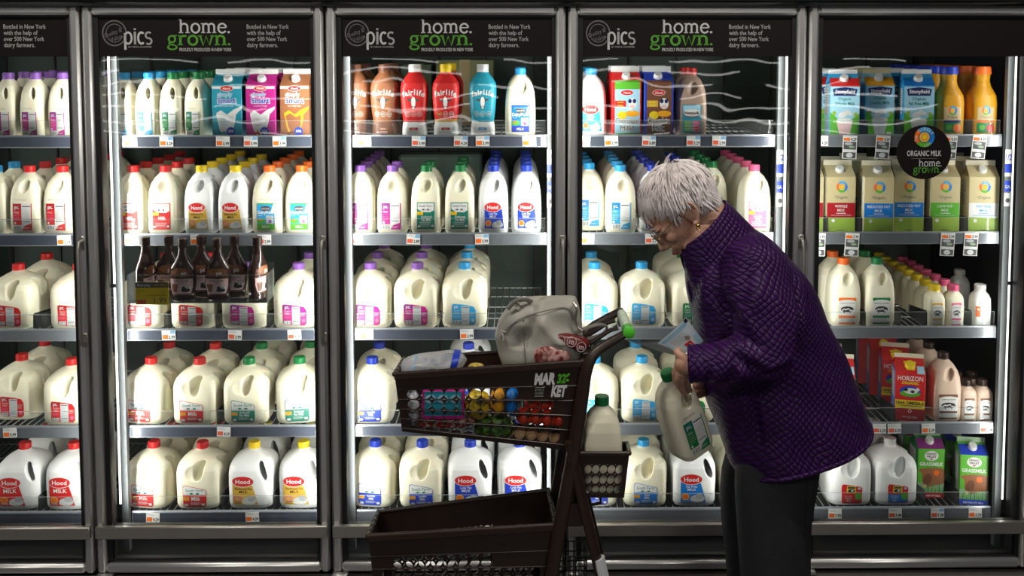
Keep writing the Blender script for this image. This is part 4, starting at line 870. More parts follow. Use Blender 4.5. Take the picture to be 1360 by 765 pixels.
# (photo x of the middle, kind, how many behind it, how far back the first stands, turn in degrees)
STOCK = {
 (0, 0): [(8, 'qP_mag', 3), (44, 'qP_mag', 3), (81, 'qP_mag', 3)],
 (0, 1): [(-8, 'hP_blue', 1), (36, 'hP_red', 4), (80, 'hP_red', 4)],
 (0, 2): [(19, 'gP_red', 0), (58, 'gP_red', 0, .17), (100, 'gP_red', 0, 0)],
 (0, 3): [(24, 'gP_red', 0, .05), (91, 'gP_red', 1), (56, 'gP_red', 0, .22)],
 (0, 4): [(28, 'gH_red', 1), (94, 'gH_red', 1)],
 (1, 0): [(163, 'qP_blue', 4), (196, 'qP_blue', 4), (228, 'qP_green', 4), (261, 'qP_green', 4, 0, -8), (304, 'cS_blue', 2), (349, 'cS_mag', 2), (394, 'cS_brown', 1)],
 (1, 1): [(175, 'hS_red', 4), (218, 'hS_red', 2), (266, 'hH_yel', 4), (311, 'hH_yel', 3), (356, 'hD_orange', 4), (399, 'hD_orange', 4)],
 (1, 2): [(192, 'gP_red', 1), (259, 'gP_red', 1), (326, 'gP_mag', 0), (394, 'gP_mag', 1)],
 (1, 3): [(196, 'gS_red', 1, 0, -8), (262, 'gS_red', 1), (328, 'gS_green', 2), (395, 'gS_green', 2, 0, 8)],
 (1, 4): [(200, 'gS_red', 1, 0, -8), (266, 'gS_red', 1), (335, 'gH_yel', 1), (401, 'gH_yel', 1)],
 (2, 0): [(472, 'fl_brown', 2), (510, 'fl_brown', 2), (550, 'fl_red', 0), (592, 'fl_redyel', 2), (641, 'fl_blue', 0), (691, 'hD_blue', 2)],
 (2, 1): [(478, 'hP_mag', 4), (521, 'hP_mag', 1), (566, 'hS_green', 1), (611, 'hS_green', 2), (655, 'hH_roy', 4), (699, 'hH_roy', 4)],
 (2, 2): [(490.5, 'gP_mag', 2), (553.5, 'gP_mag', 2), (616.5, 'gP_blue', 2)],
 (2, 3): [(493, 'gS_royal', 1), (622, 'gH_roy', 1, .16)],
 (2, 4): [(497, 'gS_royal', 1, 0, -8), (560, 'gS_royal', 1), (624, 'gH_roy', 1), (690, 'gH_roy', 1)],
 (3, 0): [(786, 'hH_blue', 2, 0, -6), (831, 'cC_red', 1), (873, 'cC_blue', 1), (919, 'hC_choc', 1)],
 (3, 1): [(783, 'hP_blue', 3, .06, 0), (824.5, 'hP_blue', 4, 0, 0), (868, 'hH_roy', 4), (912, 'hH_roy', 3, .02), (946, 'hS_green', 3, .10), (1003, 'hS_pink', 4)],
 (3, 2): [(790.5, 'gP_blue', 1, 0, 0), (853.5, 'gP_blue', 0), (919, 'gP_green', 2)],
 (3, 3): [(791, 'gP_blue', 0), (854, 'gP_blue', 1), (918, 'gP_green', 1)],
 (3, 4): [(790, 'gS_royal', 0), (856, 'gS_blue', 1), (920, 'gH_blue', 1), (985, 'gS_blue', 1)],
 (4, 0): [(1122, 'cT_red', 3), (1167, 'cT_orange', 2, .06), (1221, 'cT_blue', 3, 0), (1263, 'j_blue', 4), (1307, 'j_orange', 4)],
 (4, 1): [(1072, 'cO_red', 1, .02), (1114, 'cO_red', 1, .02), (1166, 'cO_blue', 2), (1206, 'cO_blue', 1, .02), (1252, 'cO_green', 2, .015), (1306, 'cO_white', 3)],
 (4, 2): [(1122, 'hF_orange', 1), (1167, 'hF_green', 2), (1243, 'p_yel', 7), (1268, 'p_pink', 6), (1304, 'p_white', 0), (1276, 'p_white', 0, .22)],
 (4, 3): [(1118, 'cZ', 1), (1211, 'cZ', 3), (1255, 'hF_brown', 2), (1285, 'p_brown', 1), (1306, 'p_brown', 1)],
 (4, 4): [(1126, 'gZ_red', 1), (1186, 'gZ_blue', 1), (1234, 'cG_red', 2, .06), (1293, 'cG_blue', 3)],
}
TURN = {'cT_red': 8, 'cT_blue': 10, 'cT_orange': 5, 'cO_blue': 6, 'cO_white': 9, 'cO_green': 3, 'cZ': 14, 'cG_blue': 9, 'cG_red': 4, 'j_blue': 4, 'j_orange': 4, 'hC_choc': 5}
DOORW = ['first', 'second', 'third', 'fourth', 'fifth']
for (n, r_), items in STOCK.items():
    XS = []
    midy = RAILY[r_] - 45
    for idx, it in enumerate(items):
        px, key, nb = it[0], it[1], it[2]; dy = it[3] if len(it) > 3 else 0; turn = it[4] if len(it) > 4 else rnd.uniform(-1.5, 1.5)
        if TURN.get(key): turn = -TURN[key]
        dp = DEPTH[key[0]]; yf = .150 + dy; yc = yf + dp/2 + abs(math.sin(R(turn)))*.05
        x = P(px, midy, yf + dp*.3).x
        if dy < .05: XS.append((x, dp/2*(1+abs(math.sin(R(turn))))))
        look, grp = WORDS[key]; place = '%s shelf, %s door' % (ROWN[r_], DOORW[n])
        for b in range(nb+1):
            y = yc + b*(dp + .009 + abs(math.sin(R(turn)))*.05)
            if y + dp/2 > .775: break
            jx = 0 if b == 0 else rnd.uniform(-.002, .002)
            if b == 0: lab = '%s, %s in front, %s' % (look, ORD[idx], place)
            else: lab = '%s, %s behind %s front, %s' % (look, ORD[b-1], ORD[idx], place)
            hide_back = b > 0
            o = make(key, (x+jx, y, DECK[r_]+.0003), R(turn + (0 if b == 0 else rnd.uniform(-2, 2)*(0 if key[0] == 'c' else 1))), lab, '%s on the %s' % (grp, place), front=not hide_back or key[0] == 'c' and b < 2)
    XS.sort()
    for (a, ha), (b, hb_) in zip(XS, XS[1:]):                # clear dividers between the columns
        gap = (b-hb_)-(a+ha)
        if gap > .04: divider(n, r_, a+ha+.008); divider(n, r_, b-hb_-.008)
        elif gap > .004 and (r_ > 1 or n == 4): divider(n, r_, (a+ha+b-hb_)/2)
# price tags ---------------------------------------------------------
TAGS = {
 (0, 1): [(85, '2.09')], (0, 3): [(13, '3.99')],
 (1, 0): [(173, '3.29'), (221, '3.29'), (296, '3.99'), (333, '3.99'), (371, '3.99')], (1, 1): [(175, '2.29'), (262, '2.89'), (351, '2.99')], (1, 2): [(224, '3.99'), (312, '3.99'), (391, '3.99')], (1, 3): [(297, '4.29')], (1, 4): [(203, '4.29'), (335, '4.29')],
 (2, 0): [(484, '3.99'), (556, '3.99'), (612, '4.29'), (641, '3.99'), (703, '2.99')], (2, 1): [(472, '2.09'), (549, '2.89'), (640, '2.99')], (2, 2): [(487, '3.99'), (620, '3.99')], (2, 3): [(472, '4.29')],
 (3, 0): [(775, '1.99'), (812, '3.99'), (862, '3.89'), (921, '3.29'), (955, '2.99')], (3, 1): [(780, '1.69'), (866, '2.79')],
 (4, 3): [(1130, '5.29'), (1168, '5.29'), (1188, '5.29'), (1233, '3.39'), (1310, '2.39')], (4, 4): [(1109, '7.99'), (1189, '7.29'), (1245, '5.29'), (1295, '5.29')],
}
def tag_mesh(price, seed):
    d = Decal(); w2 = .0225; rr = random.Random(seed)
    d.rect(-w2, -.0165, w2, .0165, 'white', 0); d.lines(-w2+.002, .012, w2-.016, 2, .0045, 'grey', .002, .3)
    d.rect(-w2+.002, -.013, -.002, .001, 'orange' if rr.random() < .4 else 'tagred', 1)
    if rr.random() < .5: d.rect(.006, .005, w2-.001, .0155, 'tagblue', 1)
    d.text(price, .0105, -.012, .0105, 'black', .020, bold=.03, l=2)
    return d.mesh('tag_print', lambda x, z, l: (x, -.0006-l, z))
tag_back = MB().box(-.0225, .0225, -.0005, .0005, -.0165, .0165).mesh('tag_card', MATS['white'])
for (n, r_), L in TAGS.items():
    for i, (px, pr) in enumerate(L):
        c = P(px, RAILY[r_]+7, .123); o = empty('price_tag', (c.x, .1229, RZ[r_]-.0205), 0)
        o.rotation_euler = (0, R(rnd.uniform(-2.5, 2.5)), 0)
        tag(o, 'white price tag reading %s, %s on the rail of the %s shelf, %s door' % (pr, ORD[i], ROWN[r_], DOORW[n]), 'price tag', 'price tags on the shelf rails')
        link('tag_card', tag_back, o); link('tag_print', tag_mesh(pr, px), o)
# tall organic tags hanging over the rails of the fifth door
def tall_tag(price):
    d = Decal(); w2 = .0235; h0, h1 = -.060, .018
    d.rect(-w2, h0, w2, h1, 'white', 0); d.rect(-w2+.002, .0, -.0, .010, 'orange', 1); d.text(price, .0115, .001, .010, 'black', .019, bold=.03, l=1); d.lines(-w2+.003, .014, w2-.008, 1, .003, 'grey', .0015)
    d.rect(-w2+.0025, -.029, w2-.0025, -.003, 'dark', 1); d.ell(-.004, -.010, .014, .005, 'grey', 12, l=2); d.ell(.006, -.020, .010, .004, 'palegreen', 12, l=2)
    d.rect(-w2+.0025, -.036, w2-.0025, -.031, 'lightgrey', 1); d.rect(-w2+.0025, h0+.002, w2-.0025, -.038, 'dark', 1); d.ell(0, -.048, .011, .008, 'lightgrey', 18, l=2); d.text('USDA', 0, -.050, .005, 'grey', .014, bold=.02, l=3)
    return d.mesh('tag_print', lambda x, z, l: (x, -.0006-l, z))
tt_back = MB().box(-.0235, .0235, -.0005, .0005, -.060, .018).mesh('tag_card', MATS['white'])
TT = [(0, 1091, '4.59', 0), (0, 1129, '4.29', -2), (0, 1173, '4.29', -4), (0, 1262, '4.39', -4), (0, 1301, '4.99', -5), (1, 1087, '3.99', -1), (1, 1132, '3.99', -3), (1, 1259, '3.99', -3), (1, 1290, '3.99', -3)]
cnt = {}
for r_, px, pr, a in TT:
    cnt[r_] = cnt.get(r_, -1)+1; c = P(px, RAILY[r_]+7, .123); o = empty('price_tag', (c.x, .1229, RZ[r_]-.021)); o.rotation_euler = (0, R(-a), 0)
    if px == 1091:
        link('tag_card', tag_back, o); link('tag_print', tag_mesh(pr, px), o)
        tag(o, 'small white and orange price tag, first on the top rail, fifth door', 'price tag', 'price tags on the shelf rails')
    else:
        link('tag_card', tt_back, o); link('tag_print', tall_tag(pr), o)
        tag(o, 'tall black organic price tag, %s on the %s shelf rail, fifth door' % (ORD[cnt[r_]], ROWN[r_]), 'price tag', 'tall organic price tags')
# syrup rack ---------------------------------------------------------
q0, q1 = P(175, 398, .055), P(357, 362, .055)
rk = empty('syrup_rack', ((q0.x+q1.x)/2, .075, q0.z)); tag(rk, 'clear plastic rack of chocolate syrup bottles hung inside the second door', 'rack')
W2 = (q1.x-q0.x)/2; H_ = q1.z-q0.z
MB().box(-W2, W2, -.0525, .0475, -.003, 0).build('tray_floor', MATS['clear_plastic'], rk); MB().box(-W2, W2, -.054, -.0528, -.003, H_).build('front_wall', MATS['clear_plastic'], rk); MB().box(-W2, W2, .0478, .049, -.003, H_+.02).build('back_wall', MATS['clear_plastic'], rk)
for s in (-1, 1): MB().box(s*W2-.0008, s*W2+.0008, -.053, .048, -.003, H_).build('side_wall', MATS['clear_plastic'], rk)
MB().box(-W2, W2, -.0543, -.0525, H_-.001, H_+.0012).box(-W2, W2, -.0543, -.0525, -.0035, -.001).build('wall_edge', MATS['edge_plastic'], rk)
hk = MB()
for z in (.012, .035, .060, .082): hk.lathe([(.0075, 0), (.0085, .004), (.003, .006)], 14, M=Matrix.Translation((W2+.016, -.05, z)) @ Matrix.Rotation(-math.pi/2, 4, 'X'))
hk.box(W2, W2+.034, -.044, -.042, -.003, H_).build('suction_bracket', MATS['clear_plastic'], rk)
for i, (px, dy, rot) in enumerate([(192.5, -.003, 78), (224, .0225, 3), (242, -.0275, 0), (267, .0225, 2), (288.5, -.0275, 0), (311, .0225, 3), (341.5, -.003, 72)]):
    yy = .0745+dy; c = P(px, 370, yy-.01)
    make('syrup', (c.x, yy, q0.z+.0005), R(rot), 'dark chocolate syrup bottle with black cap, %s from the left in the clear rack' % ORD[i], 'syrup bottles in the clear rack')
c = P(202, 390, .0125); sg = empty('sale_sign', (c.x, .0125, c.z)); tag(sg, 'yellow sale price card reading 1.99 on the syrup rack', 'price sign')
S = 1/405
MB().box(-21.5*S, 21.5*S, -.001, .001, -14.5*S, 15*S).build('card', MATS['yellow'], sg)
d = Decal(); d.rect(-21.5*S, 8*S, 21.5*S, 15*S, 'dark'); d.text('Everyday', -10*S, 9.8*S, 3.6*S, 'white', 19*S, bold=.02); d.text('LOW PRICE', 11*S, 9.8*S, 3.4*S, 'gold', 19*S, bold=.02); d.rect(-20*S, -13.5*S, -8*S, -8*S, 'tagred'); d.text('1.99', 11*S, -12.5*S, 8*S, 'dark', 17*S)
d.text('Syrup', -14*S, 3.5*S, 2.5*S, 'green', 9*S); d.text('20 OZ', 14*S, 1*S, 2*S, 'brown', 8*S); d.text('CHOCOLATE SYRUP', 6*S, -3*S, 2*S, 'brown', 24*S)
link('card_print', d.mesh('card_print', lambda x, z, l: (x, -.0011-l, z)), sg)
MB().box(-22*S, 22*S, -.0015, -.0025, 15*S, 16*S).box(-21.5*S, 21.5*S, .001, .0080, 4*S, 8*S).build('sign_clip', MATS['edge_plastic'], sg)
# boxes and wrapped packs seen far back behind the upper shelves of the third door
def backbox(px0, px1, y0, y1, m, lab, r_):
    a, b = P(px0, y0, .62), P(px1, y1, .62); zt_ = a.z; o = empty('cardboard_box', ((a.x+b.x)/2, .70, DECK[r_]+.0003))
    w_ = (b.x-a.x)/2; h = max(.05, zt_-DECK[r_]); MB().box(-w_, w_, -.05, .05, 0, h, bev=.003).build('carton_wall', MATS[m], o)
    MB().box(-.02, .02, -.0515, .0515, .002, h+.001).build('packing_tape', MATS['tan'], o)
    tag(o, lab, 'box')
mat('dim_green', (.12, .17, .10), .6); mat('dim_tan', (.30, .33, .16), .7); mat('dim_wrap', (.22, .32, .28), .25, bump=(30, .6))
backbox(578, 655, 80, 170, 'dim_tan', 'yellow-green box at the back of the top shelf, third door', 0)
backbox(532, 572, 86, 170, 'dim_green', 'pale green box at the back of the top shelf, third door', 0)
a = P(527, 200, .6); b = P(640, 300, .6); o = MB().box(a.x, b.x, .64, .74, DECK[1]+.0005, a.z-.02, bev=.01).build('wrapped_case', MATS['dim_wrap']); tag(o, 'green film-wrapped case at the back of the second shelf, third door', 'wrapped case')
# ------------------------------------------------------------------ the shopping cart
mat('cart_brown', (.026, .013, .009), .34, noise=(25, .25)); mat('cart_dark', (.022, .013, .010), .5); mat('cart_wire', (.02, .02, .02), .5, .3)
mat('tape_white', (.62, .63, .66), .5); mat('grip_clear', (.62, .72, .58), .25); mat('grip_green', (.10, .62, .04), .25)
def perforated(mb, f, t, u_edges, v_edges, hole, n=20, rad=(.485, .485), shear=.10, mi=0):
    """wall of thickness vector t over the patch f(u, v) -> point; cells for which hole(i, j) holds have an oval opening"""
    t = Vector(t)
    for i in range(len(u_edges)-1):
        for j in range(len(v_edges)-1):
            u0, u1, v0, v1 = u_edges[i], u_edges[i+1], v_edges[j], v_edges[j+1]
            g = lambda a, b: f(u0+(u1-u0)*a, v0+(v1-v0)*b)
            if hole(i, j):
                outer = []; inner = []
                for k in range(n):
                    a = 2*math.pi*k/n; c, s = math.cos(a), math.sin(a); m_ = max(abs(c), abs(s))
                    outer.append((.5+.5*c/m_, .5+.5*s/m_)); inner.append((.5+rad[0]*c+shear*s*.5*(-1), .5+rad[1]*s))
                P0 = [g(*q) for q in outer]; P1 = [g(*q) for q in inner]
                pts = P0+P1+[p+t for p in P0]+[p+t for p in P1]; fs = []
                for k in range(n):
                    k2 = (k+1) % n; fs += [(k, k2, n+k2, n+k), (2*n+k2, 2*n+k, 3*n+k, 3*n+k2), (n+k, n+k2, 3*n+k2, 3*n+k)]
                mb.add(pts, fs, mi)
            else:
                q = [g(0, 0), g(1, 0), g(1, 1), g(0, 1)]; mb.add(q+[p+t for p in q], [(0, 1, 2, 3), (7, 6, 5, 4), (0, 4, 5, 1), (1, 5, 6, 2), (2, 6, 7, 3), (3, 7, 4, 0)], mi)
    return mb
def bil(a, b, c, d): return lambda u, v: (a*(1-u)+b*u)*(1-v) + (d*(1-u)+c*u)*v      # a top-left, b top-right, c bottom-right, d bottom-left
cart_o = Vector((P(640, 700, -.57).x, -.57, 0))
cart = empty('shopping_cart', cart_o); tag(cart, 'brown plastic two-tier shopping cart loaded with groceries beside the woman', 'shopping cart')
def cb(mb, name, m, smooth=35):
    mb.v = [(x-cart_o.x, y-cart_o.y, z) for x, y, z in mb.v]; return mb.build(name, MATS[m] if isinstance(m, str) else m, cart, smooth)
def basket(name, nt, ft, nb, fb, ncol, nrow, top, hole, lip=.011):
    """nt/ft/nb/fb: (left, right) points of near-top, far-top, near-bottom, far-bottom edges"""
    mb = MB(); T = .0035
    U = [0, .05]+[.05+.90*(i+1)/ncol for i in range(ncol)]+[1]; V = [0, top]+[top+(.94-top)*(j+1)/nrow for j in range(nrow)]+[1]
    H = lambda i, j: 0 < i <= ncol and 0 < j <= nrow and hole(i, j)
    perforated(mb, bil(nt[0], nt[1], nb[1], nb[0]), (0, T, 0), U, V, H); perforated(mb, bil(ft[0], ft[1], fb[1], fb[0]), (0, -T, 0), U, V, H)
    US = [0, .1, .3, .5, .7, .9, 1]; HS = lambda i, j: 0 < i < 5 and 0 < j <= nrow
    perforated(mb, bil(nt[0], ft[0], fb[0], nb[0]), (T, 0, 0), US, V, HS); perforated(mb, bil(nt[1], ft[1], fb[1], nb[1]), (-T, 0, 0), US, V, lambda i, j: False)
    perforated(mb, bil(nb[0], nb[1], fb[1], fb[0]), (0, 0, T), [i/14 for i in range(15)], [0, .15, .38, .62, .85, 1], lambda i, j: 0 < j < 4 and 0 < i < 13, rad=(.4, .42), shear=0)
    o = cb(mb, name, 'cart_brown', 30)
    rim = MB(); loop = [nt[0], nt[1], ft[1], ft[0]]; r = lip
    for a, b in zip(loop, loop[1:]+loop[:1]):
        L = (b-a).length; d = (b-a).normalized(); n = max(2, int(L/.004)); rim.tube([a+d*(L*i/24) for i in range(25)], r*.5, 10)
        for i in range(1, 5): rim.tube([a+d*(L*i/5-.007), a+d*(L*i/5+.007)], r*.62, 10)
    for p in loop: rim.ell(p, (r*.62,)*3, 10, 8)
    # hanging lip just under the rim
    for a, b, s in ((nt[0], nt[1], -1), (ft[0], ft[1], 1)):
        off = Vector((0, s*r*.55, 0)); rim.add([a+off, b+off, b+off-Vector((0, 0, .012)), a+off-Vector((0, 0, .012)), a+off*.3, b+off*.3, b+off*.3-Vector((0, 0, .012)), a+off*.3-Vector((0, 0, .012))], [(0, 1, 2, 3), (7, 6, 5, 4), (0, 4, 5, 1), (2, 6, 7, 3), (1, 5, 6, 2), (0, 3, 7, 4)])
    cb(rim, name.split('_')[0]+'_basket_rim', 'cart_brown', 50)
    # row ribs standing proud of the near wall
    rb = MB(); f = bil(nt[0], nt[1], nb[1], nb[0])
    for v in V[1:-1]: rb.tube([f(u, v)+Vector((0, -.001, 0)) for u in (0, .25, .5, .75, 1)], .0016, 6)
    cb(rb, name.split('_')[0]+'_basket_ribs', 'cart_brown', 50)
UNT = (P(524, 497, -.675), P(774, 480, -.645)); UFT = (P(537, 476, -.49), P(768, 461, -.465))
UNB = (P(534, 573, -.655), P(752, 598, -.630)); UFB = (P(545, 553, -.505), P(748, 575, -.48))
basket('upper_basket', UNT, UFT, UNB, UFB, 13, 4, .27, lambda i, j: not (j == 1 and i > 9) and not (i == 13 and j == 2))
LNT = (P(489, 712, -.685), P(738, 697, -.655)); LFT = (P(503, 680, -.50), P(728, 651, -.47))
LNB = (P(500, 812, -.665), P(722, 822, -.64)); LFB = (P(512, 790, -.52), P(718, 792, -.49))
basket('lower_basket', LNT, LFT, LNB, LFB, 13, 4, .27, lambda i, j: not (j == 1 and i > 9) and not (j == 1 and i < 2), .012)
CNT = (P(758, 602, -.650), P(836, 602, -.650)); CFT = (P(758, 589, -.515), P(833, 589, -.515))
CNB = (P(762, 661, -.642), P(829, 661, -.642)); CFB = (P(762, 645, -.525), P(826, 645, -.525))
mb = MB(); T = .003; U = [0, .22, .36, .50, .64, .78, .92, 1]; V = [0, .25, .48, .71, .92, 1]
perforated(mb, bil(CNT[0], CNT[1], CNB[1], CNB[0]), (0, T, 0), U, V, lambda i, j: 0 < i < 6 and 0 < j < 4, rad=(.47, .44)); perforated(mb, bil(CFT[0], CFT[1], CFB[1], CFB[0]), (0, -T, 0), U, V, lambda i, j: 0 < i < 6 and 0 < j < 4)
perforated(mb, bil(CNT[0], CFT[0], CFB[0], CNB[0]), (T, 0, 0), [0, 1], V, lambda i, j: False); perforated(mb, bil(CNT[1], CFT[1], CFB[1], CNB[1]), (-T, 0, 0), [0, .1, .35, .6, .9, 1], V, lambda i, j: 0 < i < 4 and 0 < j < 4)
perforated(mb, bil(CNB[0], CNB[1], CFB[1], CFB[0]), (0, 0, T), [0, 1], [0, 1], lambda i, j: False)
lp = [CNT[0], CNT[1], CFT[1], CFT[0]]
for a, b in zip(lp, lp[1:]+lp[:1]): mb.tube([a, b], .0055, 10)
for p in lp: mb.ell(p, (.0058,)*3, 10, 8)
mb.tube([P(775, 664, -.6), P(778, 672, -.6), P(798, 668, -.6), P(797, 661, -.6)], .004, 8)
cb(mb, 'rear_basket', 'cart_brown')
mb = MB()
mb.tube([P(826, 601, -.62), P(815, 588, -.60), P(810, 574, -.58), P(808, 562, -.56)], .0022, 6).tube([P(826, 590, -.53), P(815, 578, -.54), P(810, 566, -.55), P(808, 562, -.56)], .0022, 6)
cb(mb, 'basket_hook', 'upright_grey')
# uprights and legs
near_post = [(835, 441, -.645), (822, 448, -.648), (806, 457, -.65), (793, 466, -.652), (784, 478, -.655), (778, 495, -.657), (774, 520, -.658), (768, 560, -.66), (760, 610, -.662), (750, 665, -.665), (741, 715, -.668), (732, 770, -.67), (722, 845, -.67), (714, 910, -.67)]
rr_ = [.0105, .012, .013, .0145, .016, .0175, .019, .0195, .0195, .0195, .019, .0185, .018, .018]
pts = [P(*q) for q in near_post]; post_dx = Vector((0, .20, 0))
def smoothpath(p, n=4):
    out = []
    for i in range(len(p)-1):
        p0 = p[max(i-1, 0)]; p1 = p[i]; p2 = p[i+1]; p3 = p[min(i+2, len(p)-1)]
        for k in range(n):
            t = k/n; out.append(.5*((2*p1)+(p2-p0)*t+(2*p0-5*p1+4*p2-p3)*t*t+(3*p1-p0-3*p2+p3)*t**3))
    return out+[p[-1]]
def interp(rs, n=4):
    out = []
    for a, b in zip(rs, rs[1:]): out += [a+(b-a)*k/n for k in range(n)]
    return out+[rs[-1]]
cb(MB().tube(smoothpath(pts), interp(rr_), 12, flat=.62), 'handle_post', 'cart_brown', 60); cb(MB().tube(smoothpath([p+post_dx for p in pts]), interp(rr_), 12, flat=.62), 'handle_post', 'cart_brown', 60)
leg = [P(*q) for q in ((757, 585, -.662), (764, 620, -.664), (774, 665, -.668), (786, 715, -.67), (799, 770, -.672), (818, 850, -.675), (834, 912, -.675))]
for dv in (Vector(), post_dx): cb(MB().tube(smoothpath([p+dv for p in leg]), .0165, 12, flat=.62), 'rear_leg', 'cart_brown', 60)
tp = [P(*q) for q in ((795.5, 741, -.671), (798, 753, -.672), (801, 766, -.672), (804, 780, -.672))]
cb(MB().tube(tp, .0178, 12, flat=.66), 'leg_tape', 'tape_white', 60)
a = P(750, 668, -.66); b = P(774, 698, -.66); cb(MB().box(a.x, b.x, -.668, -.45, b.z, a.z, bev=.003), 'cross_panel', 'cart_brown')
# push handle
h0 = P(835, 441, -.645); h1 = h0+Vector((0, .20, 0)); hd_ = (h1-h0).normalized()
cb(MB().tube([h0, h1], .0095, 14), 'handle_bar', 'cart_dark', 60); cb(MB().tube([h0+hd_*-.012, h0+hd_*-.009, h0+hd_*.028, h0+hd_*.030], [.010, .0155, .0155, .012], 18), 'green_grip', 'grip_green', 60)
gp = MB()
for k in range(7): gp.tube([h0+hd_*(.032+k*.018), h0+hd_*(.046+k*.018)], .0135, 16)
cb(gp.tube([h0+hd_*.031, h1-hd_*.03], .0125, 14), 'ribbed_grip', 'grip_clear', 60)
sf = MB(); A, B = P(781, 470, -.63), P(812, 449, -.63)
for yy in (-.60, -.53): sf.tube([Vector((A.x-.02, yy, A.z+.006)), Vector((A.x+.01, yy, A.z+.02)), Vector((B.x, yy, B.z+.012)), Vector((B.x+.02, yy, B.z+.018))], .006, 8)
sf.box(A.x-.015, A.x+.02, -.62, -.48, A.z-.02, A.z+.0, bev=.003); cb(sf, 'seat_flap', 'cart_dark')
# base frame and casters, below the picture
zb_ = .10; xr = P(714, 910, -.67).x; xq = P(834, 912, -.675).x; xl = UNT[0].x-.01; bs = MB()
for yy in (-.67, -.47): bs.tube([Vector((xq, yy, zb_)), Vector((xr, yy, zb_)), Vector((xl, yy, zb_+.01))], .014, 10); bs.tube([Vector((pts[-1].x, yy, pts[-1].z+.01)), Vector((xr, yy, zb_))], .014, 10); bs.tube([Vector((leg[-1].x, yy, leg[-1].z+.01)), Vector((xq, yy, zb_))], .014, 10)
for xx in (xq, xr, xl): bs.tube([Vector((xx, -.67, zb_)), Vector((xx, -.47, zb_))], .012, 10)
lz = LNB[0].z
for u in (.15, .85):
    p = LNB[0].lerp(LNB[1], u); bs.tube([Vector((p.x, -.60, zb_)), Vector((p.x, -.60, p.z+.002))], .012, 8); bs.tube([Vector((p.x, -.56, zb_+.0)), Vector((p.x, -.56, p.z+.002))], .010, 8)
cb(bs, 'base_frame', 'cart_brown', 50)
for xx in (xq-.01, xl+.03):
    for yy in (-.67, -.47):
        whl = MB(); whl.lathe([(.008, -.011), (.045, -.011), (.05, -.006), (.05, .006), (.045, .011), (.008, .011)], 24, M=Matrix.Translation((xx, yy, .051)) @ Matrix.Rotation(math.pi/2, 4, 'X')); cb(whl, 'wheel', 'black_gasket', 40)
        cb(MB().box(xx-.01, xx+.01, yy-.018, yy-.013, .045, .095).box(xx-.01, xx+.01, yy+.013, yy+.018, .045, .095).box(xx-.012, xx+.012, yy-.018, yy+.018, .09, .10), 'caster_fork', 'cart_wire')
wr = MB(); a = P(742, 734, -.56); b = P(778, 800, -.56)
for i in range(6): x = a.x+(b.x-a.x)*i/5; wr.tube([(x, -.58, b.z), (x, -.58, a.z)], .0018, 6); wr.tube([(x, -.50, b.z), (x, -.50, a.z)], .0018, 6)
for i in range(6): z = b.z+(a.z-b.z)*i/5; wr.tube([(a.x, -.58, z), (b.x, -.58, z), (b.x, -.50, z), (a.x, -.50, z), (a.x, -.58, z)], .0018, 6)
cb(wr, 'wire_rack', 'cart_wire')
# lettering on the basket's side
f = bil(UNT[0], UNT[1], UNB[1], UNB[0]); S_ = (UNT[1]-UNT[0]).length/251
d = Decal(); d.text('MAR', 3, 15.5, 14.5, 'white', 29, bold=.06, align='c'); d.text('KET', 24.5, -.5, 14, 'white', 20.5, bold=.06); d.text('32', 25.5, 16.5, 11.5, 'brightgreen', 12, bold=.05); d.ell(33, 26, 3.2, 1.8, 'brightgreen', 10, a=.8); d.ell(33.5, 20, 2.6, 1.8, 'brightgreen', 10, a=-.4)
d.lines(-9, 11.2, 3.5, 1, 1, 'white', .5, 0); d.text('BY PRICE', -3, 6.6, 3, 'sign_grey', 12); d.text('CHOPPER', -3, 2.4, 3, 'sign_grey', 12); d.lines(-9, .2, 3.5, 1, 1, 'white', .5, 0)
def logo(x, z, l):
    u = (723.5+x-524)/250; v = .375-z/110.0 ; p = f(u, v); return (p.x-cart_o.x, p.y-.0035-l*8-cart_o.y, p.z)
d.base = .0001; me = d.mesh('basket_logo', logo, 0); link('basket_logo', me, cart)

# ------------------------------------------------------------------ groceries and bag
def pillow(name, c, size, m, lab, cat, group=None, yaw=0, pit=0, pw=2.6, noise_=.0, seed=1, crimp=False):
    """soft pack: a squashed rounded block with a little crumple"""
    rr = random.Random(seed); mb = MB(); N = 28; K = 16; rings = []
    ph = [rr.uniform(0, 6.28) for _ in range(6)]
    for i in range(K+1):
        t = -1+2*i/K; t = max(-.999, min(.999, t)); k = (1-abs(t)**pw)**(1/pw); k = max(k, .04)
        rg = []
        for j in range(N):
            a = 2*math.pi*j/N; cs, sn = math.cos(a), math.sin(a); q = (abs(cs)**pw+abs(sn)**pw)**(-1/pw)
            w_ = 1+noise_*(math.sin(3*a+ph[0]+t*4)+math.sin(5*a+ph[1]-t*6)+.6*math.sin(9*a+ph[2]+t*9))
            rg.append((size[0]*t, size[1]*k*q*cs*w_, size[2]*k*q*sn*w_))
        rings.append(rg)
    mb.loft(rings)
    o = mb.build(name, MATS[m] if isinstance(m, str) else m, None, 60); o.location = c; o.rotation_euler = (0, pit, yaw); tag(o, lab, cat, group); return o
floor_z = lambda px: UNB[0].lerp(UNB[1], (px-534)/218).z+.0045
def inb(px, py, Y): p = P(px, py, Y); return p
